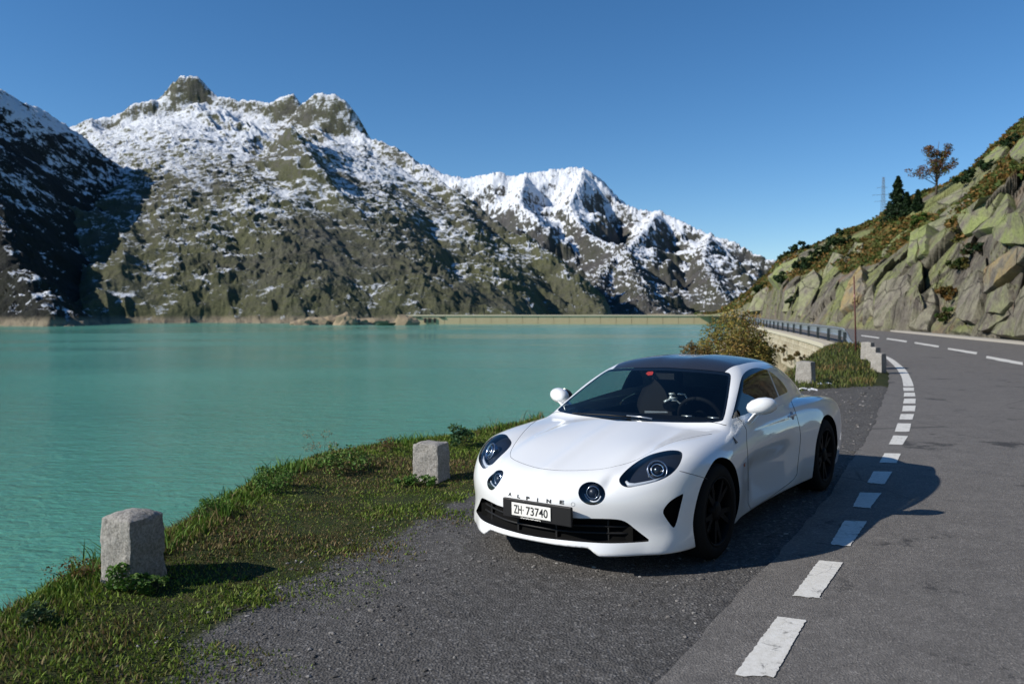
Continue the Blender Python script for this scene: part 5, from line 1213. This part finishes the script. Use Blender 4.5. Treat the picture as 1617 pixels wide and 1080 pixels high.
for i, s in enumerate(np.linspace(0, sW[-1], 60)):
    p = wl(s); q = wl(min(s+.1, sW[-1]))-wl(max(s-.1, 0)); q /= np.linalg.norm(q); n = np.array([q[1], -q[0]])
    for off, z in ((-.36, -.12), (-.36, .10), (.40, .10), (.40, -.12)): V.append((p[0]+n[0]*off-inv_w.x, p[1]+n[1]*off-inv_w.y, z))
for i in range(59):
    for k in range(4): F.append((i*4+k, i*4+(k+1) % 4, i*4+4+(k+1) % 4, i*4+4+k))
obj('coping', mesh(np.array(V), F, False), mat('coping_stone', (.46, .41, .32), .9), wall_o)
V = []; F = []
for i, s in enumerate(np.linspace(0, sW[-1], 60)):
    p = wl(s); q = wl(min(s+.1, sW[-1]))-wl(max(s-.1, 0)); q /= np.linalg.norm(q); n = np.array([q[1], -q[0]])
    for off, z in ((-.10, -.1), (-.10, -3.4)): V.append((p[0]+n[0]*off-inv_w.x, p[1]+n[1]*off-inv_w.y, z))
for i in range(59): F.append((i*2, i*2+2, i*2+3, i*2+1))
obj('backing', mesh(np.array(V), F, False), mat('wall_mortar', (.22, .18, .13), .95), wall_o)
# dry plants hanging on the wall
for k, s in enumerate((4, 8.5, 13, 18, 23, 30)):
    p = wl(s); bush((p[0]-.5, p[1], -1.3-.3*(k % 2)), .55, .7, 420, .07, [(.13, .10, .04), (.17, .12, .05), (.08, .08, .025)], 'dry brown tuft on the pale retaining wall, %s from the rail end' % ('first', 'second', 'third', 'fourth', 'fifth', 'sixth')[k], 'wall_tuft', 'tufts on the retaining wall')
# tan rubble slope below the wall
# ---- guard rail
M_ZINC = mat('galvanised_steel', (.42, .47, .52), .38, .75); M_POST = mat('dark_steel_post', (.035, .045, .05), .5, .5)
gr = empty('guard_rail', (14.0, 33.6, 0), label='galvanised steel guard rail with dark posts along the lake side of the road', cat='guard rail')
go = gr.location
gl_ = smooth_line([(14.05, 32.9), (14.5, 34.6), (16.5, 40.6), (20.9, 59), (25.2, 77.2), (30.9, 101.3)], .4)
sG = np.concatenate([[0], np.cumsum(np.linalg.norm(np.diff(gl_, axis=0), axis=1))])
def gp(s): return np.array([np.interp(s, sG, gl_[:, 0]), np.interp(s, sG, gl_[:, 1])])
prof_ = [(0., .46), (.03, .50), (.075, .54), (.075, .58), (.02, .62), (.075, .66), (.075, .71), (.03, .74), (0., .78)]
V = []; F = []; ss = np.linspace(0, sG[-1], 120)
for s in ss:
    p = gp(s); q = gp(min(s+.2, sG[-1]))-gp(max(s-.2, 0)); q /= np.linalg.norm(q); n = np.array([q[1], -q[0]]); drop = -.42*(1-min(1, s/2.2))**1.2
    for o_, z in prof_: V.append((p[0]+n[0]*(o_+.05)-go.x, p[1]+n[1]*(o_+.05)-go.y, z+drop))
m_ = len(prof_)
for i in range(len(ss)-1):
    for k in range(m_-1): F.append((i*m_+k, i*m_+m_+k, i*m_+m_+k+1, i*m_+k+1))
rail_me = mesh(np.array(V), F, True, 'rail'); rail = obj('rail', rail_me, M_ZINC, gr); sm_ = rail.modifiers.new('thickness', 'SOLIDIFY'); sm_.thickness = .012
pm = MB().box((0, 0, .30), (.10, .14, .92)).mesh(name='post'); pm.materials.append(M_POST)
for s in np.arange(2.4, sG[-1], 4.15):
    p = gp(s); o = obj('post', pm, None, gr); o.location = (p[0]-go.x, p[1]-go.y, 0); o.rotation_euler = (0, 0, 1.3)
pm2 = MB().tube([(0, 0, .86), (0, 0, .90)], .03, 6).mesh(name='reflector')
# thin upper handrail
V = [(gp(s)[0]-go.x-.03, gp(s)[1]-go.y, .86) for s in np.linspace(2.4, sG[-1], 60)]
MB().tube(V, .03, 6).build('hand_rail', M_ZINC, gr, True)
# end of the second rail far along the road
gr2 = empty('guard_rail', (31, 103, 0), label='far stretch of guard rail where the road nears the dam', cat='guard rail'); g0 = gr2.location
l2 = smooth_line([(31.2, 103), (42, 146), (59, 206), (87, 300)], 3)
mbx = MB().tube([(x-g0.x, y-g0.y, .72) for x, y in l2], .11, 6); mbx.build('rail', M_ZINC, gr2, True)
for x, y in l2[::2]:
    o = obj('post', pm, None, gr2); o.location = (x-g0.x, y-g0.y, 0)
# ---- red snow pole
b = on_land(1352, 556); tp_ = at(1348.5, 436, b.y)
sp_o = empty('snow_pole', b, label='thin red snow pole at the end of the guard rail', cat='pole')
MB().tube([(0, 0, -.2), tuple((tp_-b)*.5), tuple(tp_-b)], [.026, .023, .019], 8).build('shaft', mat('faded_red_paint', (.085, .02, .018), .7), sp_o, True)
MB().tube([tuple((tp_-b)*.70), tuple((tp_-b)*.76)], [.027, .027], 8).build('band', mat('pale_band', (.30, .16, .14), .6), sp_o, True)
# ---- dam
DD = 560.
dl, dr = at(628, 498, DD), at(1170, 498, DD); zc_d = dl.z
dam = empty('dam', (dl.x, DD, ZW), label='long low concrete dam closing the far end of the lake', cat='dam')
def m_dam():
    m = mat('dam_concrete', (.36, .29, .18), .9, spec=.2); t = NT(m); v = t.coord('Object', (1, 1, .2)); t.set(color=t.mix(.7, t.ramp(t.noise(v, .35, 6, .7), [(.3, (.50, .36, .20)), (.7, (.70, .54, .35))]), t.ramp(t.noise(t.coord('Object'), .06, 4), [(.3, (.54, .39, .23)), (.7, (.66, .51, .33))]))); return m
M_DAM = m_dam(); hD = zc_d-ZW; wD = (dr.x-dl.x)
npan = 22; pw_ = wD/npan
pm3 = MB().box((pw_/2, 3, hD/2-2.5), (pw_-.25, 6, hD+4.0)).mesh(name='wall_section'); pm3.materials.append(M_DAM)
for i in range(npan): o = obj('wall_section', pm3, None, dam); o.location = (i*pw_, 0, 0)
MB().box((wD/2, 3.2, hD/2-2.4), (wD, 4.5, hD+3)).build('core', M_DAM, dam)
MB().box((wD/2, 2.8, hD-.1), (wD, 6.6, .9)).build('crest', mat('dam_crest', (.70, .56, .40), .9), dam)
M_DARK = mat('intake_dark', (.015, .013, .012), .8)
for px in (671.5, 678.5, 686.5):
    c = at(px, 506, DD); MB().box((c.x-dl.x, -.3, c.z-ZW), (1.6 if px != 678.5 else 2.2, .7, 3.0)).build('intake_opening', M_DARK, dam)
for px in (661, 698): c = at(px, 501.5, DD); MB().box((c.x-dl.x, -.35, c.z-ZW), (3.6, .7, .5)).build('crest_slot', M_DARK, dam)
# ---- barge moored by the shore
bc = at(609, 511, 500); bz = ZW
bg = empty('barge', (bc.x, bc.y, bz), label='dark green barge moored where the dam meets the left shore', cat='boat')
V = []; F = []
for i, x in enumerate(np.linspace(-6.2, 6.2, 13)):
    w = 1.9*(1-(abs(x)/6.4)**4); zk = -.4+.9*(abs(x)/6.2)**3; V += [(x, -w, 1.5+.25*(x/6.2)**2), (x, -w*.8, zk), (x, w*.8, zk), (x, w, 1.5+.25*(x/6.2)**2)]
for i in range(12): F += [(i*4+k, i*4+4+k, i*4+5+k, i*4+1+k) for k in range(3)]+[(i*4+3, i*4+7, i*4+4, i*4)]
obj('hull', mesh(np.array(V), F, False), mat('green_hull', (.015, .045, .022), .5), bg)
MB().box((-1.5, 0, 2.2), (6.4, 2.6, 1.3)).build('deckhouse', mat('green_deckhouse', (.025, .06, .03), .6), bg); MB().box((.6, 0, 3.0), (.5, .5, 1.0)).build('funnel', M_DARK, bg)
# ---- pylon behind the spruce
pb = at(1394, 352, 260); ph_ = (at(1397, 280, 260)-pb).z
py_o = empty('power_pylon', pb, label='lattice power pylon showing beside the tall spruce', cat='pylon'); M_PYL = mat('pylon_steel', (.22, .25, .30), .6, .4)
for sx in (-1, 1):
    for sy in (-1, 1): MB().tube([(sx*.75, sy*.75, -6), (sx*.22, sy*.22, ph_)], .07, 4).build('leg', M_PYL, py_o)
lat = [(z, .75-.53*(z+6)/(ph_+6)) for z in np.linspace(-6, ph_, 13)]
for (z0, w0), (z1, w1) in zip(lat[:-1], lat[1:]):
    MB().tube([(-w0, -w0, z0), (w1, -w1, z1)], .035, 4).build('brace', M_PYL, py_o); MB().tube([(w0, -w0, z0), (-w1, -w1, z1)], .035, 4).build('brace', M_PYL, py_o)
for zf_, L in ((.78, 2.2), (.62, 3.6), (.48, 2.8)): MB().tube([(-L, 0, ph_*zf_-.25), (0, 0, ph_*zf_), (L*.6, 0, ph_*zf_-.1)], .07, 4).build('cross_arm', M_PYL, py_o)
# ---- trees on the ridge
def spruce(px, py, top_py, label, dens=1.):
    p, _ = on_hill(px, py); 
    if p is None: return
    H = (at(px, top_py, p.y)-p).z*1.03; rt = empty('spruce_tree', p, label=label, cat='tree', group='spruces on the ridge')
    MB().tube([(0, 0, -.5), (0, 0, H*.6), (0, 0, H)], [H*.025, H*.014, .01], 6).build('trunk', M_BARK, rt); mv, mf, mc = [], [], []
    nl = int(26*dens)
    for i in range(nl):
        t = i/nl; z = H*(.06+.93*t); R = H*.25*(1-t)**.85*(.75+.5*rng.random())+.06
        for k in range(7):
            a = k*6.28/7+rng.uniform(-.4, .4); L = R*rng.uniform(.65, 1.15)
            for q in (.35, .7, 1.):
                c = np.array([math.cos(a)*L*q, math.sin(a)*L*q, z-.22*L*q*q]); leaf_blob(mv, mf, mc, c, (L*.2+.04, L*.2+.04, .10), int(7*dens), .14, [(.012, .030, .012), (.018, .042, .016), (.010, .022, .010), (.028, .055, .018)], .4)
    leaf_obj('crown', mv, mf, mc, rt, M_LEAF)
spruce(1417, 347, 279, 'tallest dark spruce on the ridge beside the pylon', 1.3)
spruce(1432, 340, 304, 'small spruce just right of the tallest spruce')
spruce(1449, 333, 300, 'rightmost spruce below the red-leaved tree', .9)
spruce(1404, 352, 318, 'stubby young spruce in front of the pylon foot', .8)
def rowan():
    p, _ = on_hill(1478, 308); H = (at(1478, 222, p.y)-p).z; rt = empty('rowan_tree', p, label='open-crowned tree with rusty red autumn leaves on the ridge', cat='tree'); tr = MB(); mv, mf, mc = [], [], []
    tr.tube([(0, 0, -.4), (.1, 0, H*.25), (-.05, .1, H*.55), (.25, 0, H*.98)], [.16, .12, .08, .02], 6); R = H*.50
    for k in range(26):
        a = rng.uniform(0, 6.28); z0 = H*rng.uniform(.15, .55); z1 = H*rng.uniform(.40, .92); L = R*rng.uniform(.45, 1.05)*(1.0 if z1 < H*.7 else .5); e = np.array([math.cos(a)*L, math.sin(a)*L*.8, z1])
        mid = e*.55; mid[2] = z0+(z1-z0)*.6; tr.tube([(0, 0, z0), tuple(mid), tuple(e)], [.06, .035, .012], 5)
        for q in (.6, .8, 1., 1.1):
            c = e*q; c[2] = z0+(z1-z0)*min(q, 1.05); leaf_blob(mv, mf, mc, c+rng.normal(size=3)*.15, (.50, .50, .32), 44, .10, [(.12, .05, .026), (.15, .068, .03), (.09, .06, .022), (.17, .085, .035)] if rng.random() < .65 else [(.08, .09, .02), (.12, .07, .025)])
    tr.build('trunk', M_BARK, rt, True); leaf_obj('crown', mv, mf, mc, rt)
rowan()
def hill_bush(px, py, w_px, label, pal, name='dwarf_pine', h=.6):
    p, n = on_hill(px, py)
    if p is None: return
    R = w_px/2/FPX*p.y; bush((p.x, p.y, p.z-.2), R, R*2*h, 1100, max(.05, R*.11), pal, label, name, 'shrubs on the hillside')
DK = [(.012, .030, .010), (.020, .045, .014), (.030, .055, .016)]
hill_bush(1328, 388, 36, 'dark green pine scrub on the skyline left of the spruces', DK, h=.75)
hill_bush(1262, 400, 34, 'dark scrub on the skyline at the far end of the hillside', DK)
hill_bush(1238, 412, 20, 'small lone scrub on the skyline above the far snowy slope', DK, h=.8)
hill_bush(1235, 450, 44, 'dark scrub among pale rocks on the far hillside', DK)
hill_bush(1205, 462, 30, 'dark scrub near the foot of the far hillside', DK)
hill_bush(1275, 425, 40, 'dark scrub on the far hillside above the pale slabs', DK)
hill_bush(1255, 478, 26, 'small green shrub low on the far hillside', DK)
hill_bush(1300, 405, 40, 'mixed green scrub halfway up the hillside', DK+[(.06, .07, .02)])
hill_bush(1455, 355, 34, 'bright green shrub at the head of the lichen slabs', [(.05, .10, .015), (.07, .13, .02)])
hill_bush(1520, 425, 46, 'olive shrub on the ledge above the dark rocks', [(.05, .07, .015), (.09, .08, .02), (.03, .05, .01)])
hill_bush(1500, 470, 44, 'orange brown shrub in the gully of the cliff', [(.20, .11, .03), (.14, .08, .025), (.09, .08, .02)])
hill_bush(1502, 505, 40, 'green shrub at the foot of the gully by the road', [(.05, .10, .02), (.07, .09, .02), (.10, .09, .03)])
hill_bush(1548, 400, 50, 'dark green scrub right of the olive shrub on the ledge', DK+[(.07, .05, .02)])
hill_bush(1560, 270, 40, 'dark scrub below the skyline right of the red-leaved tree', DK)
hill_bush(1530, 290, 40, 'dark scrub on the skyline just right of the red-leaved tree', DK)
hill_bush(1598, 232, 36, 'dark scrub on the skyline at the right edge of the picture', DK)
# heath between the rocks: one mass
mv, mf, mc = [], [], []
cand = np.argwhere(veg_zone > .55); cand = cand[(TT[cand[:, 0], 0] > .06) & (TT[cand[:, 0], 0] < 1.0)]
cand = cand[rng.integers(0, len(cand), 7000)]
for i, j in cand:
    P = np.array([Xh2[i, j], Yh2[i, j], Zh[i, j]]); r = .22+.0022*P[1]; f = vband[i, j]
    pal = [(.16, .09, .026), (.21, .12, .032), (.10, .08, .022)] if rng.random() < .45 else [(.05, .08, .016), (.08, .105, .024), (.11, .11, .028)]
    leaf_blob(mv, mf, mc, P+[0, 0, .10], (r*1.5, r*1.5, r*.6), 11, r*.55, pal)
leaf_obj('heath', mv, mf, mc, kind='stuff', label='brown and green heath growing between the rocks of the hillside')
# ---- rock slabs of the cliff, each laid on the hillside where the photograph shows it
def m_slab(name, lichen, dark, rust=0.):
    m = mat(name, (.3, .3, .3), .92, spec=.2); t = NT(m); v = t.coord('Object'); vz = t.coord('Object', (1, 1, .15))
    c = t.ramp(t.noise(v, .9, 7, .65), [(.28, (.115, .10, .085)), (.5, (.225, .20, .168)), (.72, (.33, .30, .25))]); c = t.mix(t.math('MULTIPLY', t.ramp(t.noise(vz, 1.1, 5, .65, .3), [(.5, 0.), (.62, 1.)]), dark), c, (.05, .042, .04))
    if rust: c = t.mix(t.math('MULTIPLY', t.ramp(t.noise(v, .5, 4), [(.42, 0.), (.6, 1.)]), rust), c, (.40, .23, .12))
    c = t.mix(t.math('MULTIPLY', t.ramp(t.noise(v, .45, 6, .65), [(.40, 0.), (.58, 1.)]), lichen), c, t.mix(t.noise(v, 5, 5), (.19, .235, .065), (.33, .375, .14)))
    c = t.mix(.55, c, t.ramp(t.noise(v, 6, 6, .75), [(.25, .08), (.75, .85)]), 'OVERLAY')
    ck = t.ramp(t.voro(t.mix(.45, v, t.noise(v, .6, 5, .6, out=1)), .4, 'DISTANCE_TO_EDGE'), [(.0, 1.), (.022, 0.)]); c = t.mix(t.math('MULTIPLY', ck, .22), c, (.03, .027, .025))
    t.set(color=c, normal=t.bump(t.math('ADD', t.math('SUBTRACT', t.noise(v, 3, 7, .7), ck), t.math('MULTIPLY', t.noise(v, 18, 4, .7), .4)), 1.0, .22)); return m
M_SL = m_slab('lichen_slab', .85, .3); M_SD = m_slab('dark_slab', .15, .75); M_SR = m_slab('rusty_slab', .35, .3, .8); M_SP = m_slab('pale_slab', .45, .35)
def slab(pxs, th, mt, seed):
    hits = [on_hill(*p)[0] for p in pxs]
    if any(h is None for h in hits): return
    ds = sorted(h.y for h in hits); med = ds[len(ds)//2]; P = [at(px, py, min(max(h.y, med-3.5), med+3.5)) for (px, py), h in zip(pxs, hits)]
    c = sum(P, Vector())/len(P); A = np.array([p-c for p in P]); u, s_, vt = np.linalg.svd(A); n = Vector(vt[2]); view = (Vector((0, 0, CAMH))-c).normalized()
    if n.dot(view) < 0: n = -n
    n = (n+view*.35+Vector((0, 0, .15))).normalized(); size = math.sqrt((A**2).sum(1).mean())
    out = smooth_line([tuple(np.array(p)) for p in [q[:] for q in P]+[P[0][:]]], size*.12) if False else None
    poly = np.array([p[:] for p in P]); Q = []
    for i in range(len(poly)):
        a, b = poly[i], poly[(i+1) % len(poly)]; k = max(2, int(np.linalg.norm(b-a)/(size*.16)))
        for t in range(k): Q.append(a+(b-a)*t/k)
    Q = np.array(Q); cc = Q.mean(0); m = len(Q); V = []; F = []; th = th*.55; prof = [(1.05, -2.2), (1.01, 0.), (1.0, .80), (.975, 1.0), (.90, 1.02), (.72, 1.04), (.50, 1.05), (.26, 1.05), (.04, 1.05)]
    for sc_, hh in prof:
        for q in Q:
            p = Vector(cc+(q-cc)*sc_)+n*(th*hh); w = mnoise.noise_vector(p*.55+Vector((seed, 0, 0)))*th*.26+mnoise.noise_vector(p*1.7)*th*.10; V.append(p+w-c)
    for i in range(len(prof)-1):
        for k in range(m): F.append((i*m+k, i*m+(k+1) % m, (i+1)*m+(k+1) % m, (i+1)*m+k))
    F.append(tuple((len(prof)-1)*m+k for k in range(m)))
    me = mesh(np.array(V), F, False, 'rock_slab'); bm = bmesh.new(); bm.from_mesh(me); bmesh.ops.recalc_face_normals(bm, faces=bm.faces); bm.to_mesh(me); bm.free()
    for pl in me.polygons: pl.use_smooth = True
    try: me.set_sharp_from_angle(angle=math.radians(30))
    except Exception: pass
    o = obj('rock_slab', me, mt, hill); o.location = c
SL = [([(1390, 440), (1395, 400), (1425, 375), (1445, 362), (1441, 400), (1437, 422)], 1.1, M_SL), ([(1437, 420), (1443, 372), (1456, 364), (1453, 400), (1448, 415)], .8, M_SL), ([(1452, 412), (1457, 366), (1470, 358), (1469, 398), (1462, 408)], .9, M_SL),
      ([(1466, 402), (1471, 362), (1490, 352), (1515, 343), (1513, 380), (1490, 393)], 1.2, M_SP), ([(1518, 343), (1558, 318), (1590, 306), (1572, 348), (1540, 370), (1530, 374)], 1.0, M_SL), ([(1541, 374), (1576, 350), (1597, 312), (1601, 338), (1586, 362)], .9, M_SL),
      ([(1580, 362), (1600, 345), (1618, 338), (1640, 340), (1640, 388), (1600, 389), (1585, 380)], 1.2, M_SL), ([(1301, 500), (1305, 430), (1320, 402), (1334, 405), (1325, 470), (1312, 508)], 1.1, M_SP), ([(1326, 488), (1338, 412), (1355, 386), (1368, 387), (1362, 430), (1345, 478)], 1.2, M_SP),
      ([(1332, 497), (1346, 450), (1366, 425), (1373, 462), (1352, 488)], 1.3, M_SR), ([(1524, 508), (1527, 462), (1558, 432), (1564, 468), (1550, 516)], 1.2, M_SD), ([(1562, 468), (1567, 430), (1617, 394), (1645, 398), (1602, 440)], 1.0, M_SR),  # the dark slab: the outcrop's shadow face put into its rock colour
      ([(1567, 496), (1572, 466), (1604, 450), (1610, 480), (1590, 500)], .9, M_SP), ([(1552, 524), (1570, 506), (1610, 489), (1616, 497), (1580, 516), (1560, 527)], .8, M_SP), ([(1575, 530), (1585, 514), (1620, 504), (1645, 530), (1610, 536)], .8, M_SP),
      ([(1262, 503), (1266, 450), (1288, 428), (1298, 448), (1284, 503)], 1.0, M_SP), ([(1600, 250), (1617, 226), (1640, 215), (1640, 245), (1612, 262)], 1.0, M_SL), ([(1546, 264), (1580, 237), (1600, 230), (1586, 250), (1562, 268)], .9, M_SL), ([(1480, 322), (1520, 301), (1530, 308), (1500, 326)], .6, M_SP),
      ([(1384, 520), (1388, 478), (1402, 448), (1438, 436), (1446, 466), (1434, 522)], 1.0, M_SD), ([(1440, 522), (1452, 476), (1478, 458), (1484, 490), (1470, 527)], .9, M_SD), ([(1182, 494), (1192, 470), (1214, 452), (1234, 458), (1226, 490)], 1.6, M_SP), ([(1214, 442), (1240, 421), (1264, 412), (1258, 436), (1236, 450)], 1.6, M_SL),
      ([(1616, 536), (1618, 470), (1640, 440), (1670, 470), (1660, 540)], 1.0, M_SD), ([(1240, 495), (1245, 462), (1262, 452), (1260, 495)], 1.2, M_SP), ([(1366, 516), (1370, 470), (1384, 455), (1386, 515)], .9, M_SD), ([(1486, 345), (1500, 332), (1540, 315), (1535, 328), (1500, 343)], .6, M_SP)]
for k, (pxs, th, mt) in enumerate(SL): slab(pxs, th, mt, k*3.7)
# ---- rocks on the far shore beside the barge
M_SHORE = mat('shore_rock', (.26, .20, .13), .95)
for k, px in enumerate((478, 500, 522, 545, 566, 586, 640)):
    c = at(px, 511, 520+6*(k % 3)); bm = bmesh.new(); bmesh.ops.create_icosphere(bm, subdivisions=3, radius=1)
    for v in bm.verts: v.co = Vector((v.co.x*(8+2*(k % 3)), v.co.y*5, v.co.z*(4.2+1.3*((k*5) % 4))))*(1+.35*mnoise.noise(v.co*1.7+Vector((k*5, 0, 0)))+.15*mnoise.noise(v.co*5))
    me = bpy.data.meshes.new('shore_rock'); bm.to_mesh(me); bm.free()
    o = obj('shore_rock', me, M_SHORE, label='tan rock hump on the far shore '+('%s to the left of the barge' % ('sixth', 'fifth', 'fourth', 'third', 'second', 'first')[k] if k < 6 else 'right of the barge'), cat='rock', group='rocks on the far shore'); o.location = (c.x, c.y, ZW-.5)
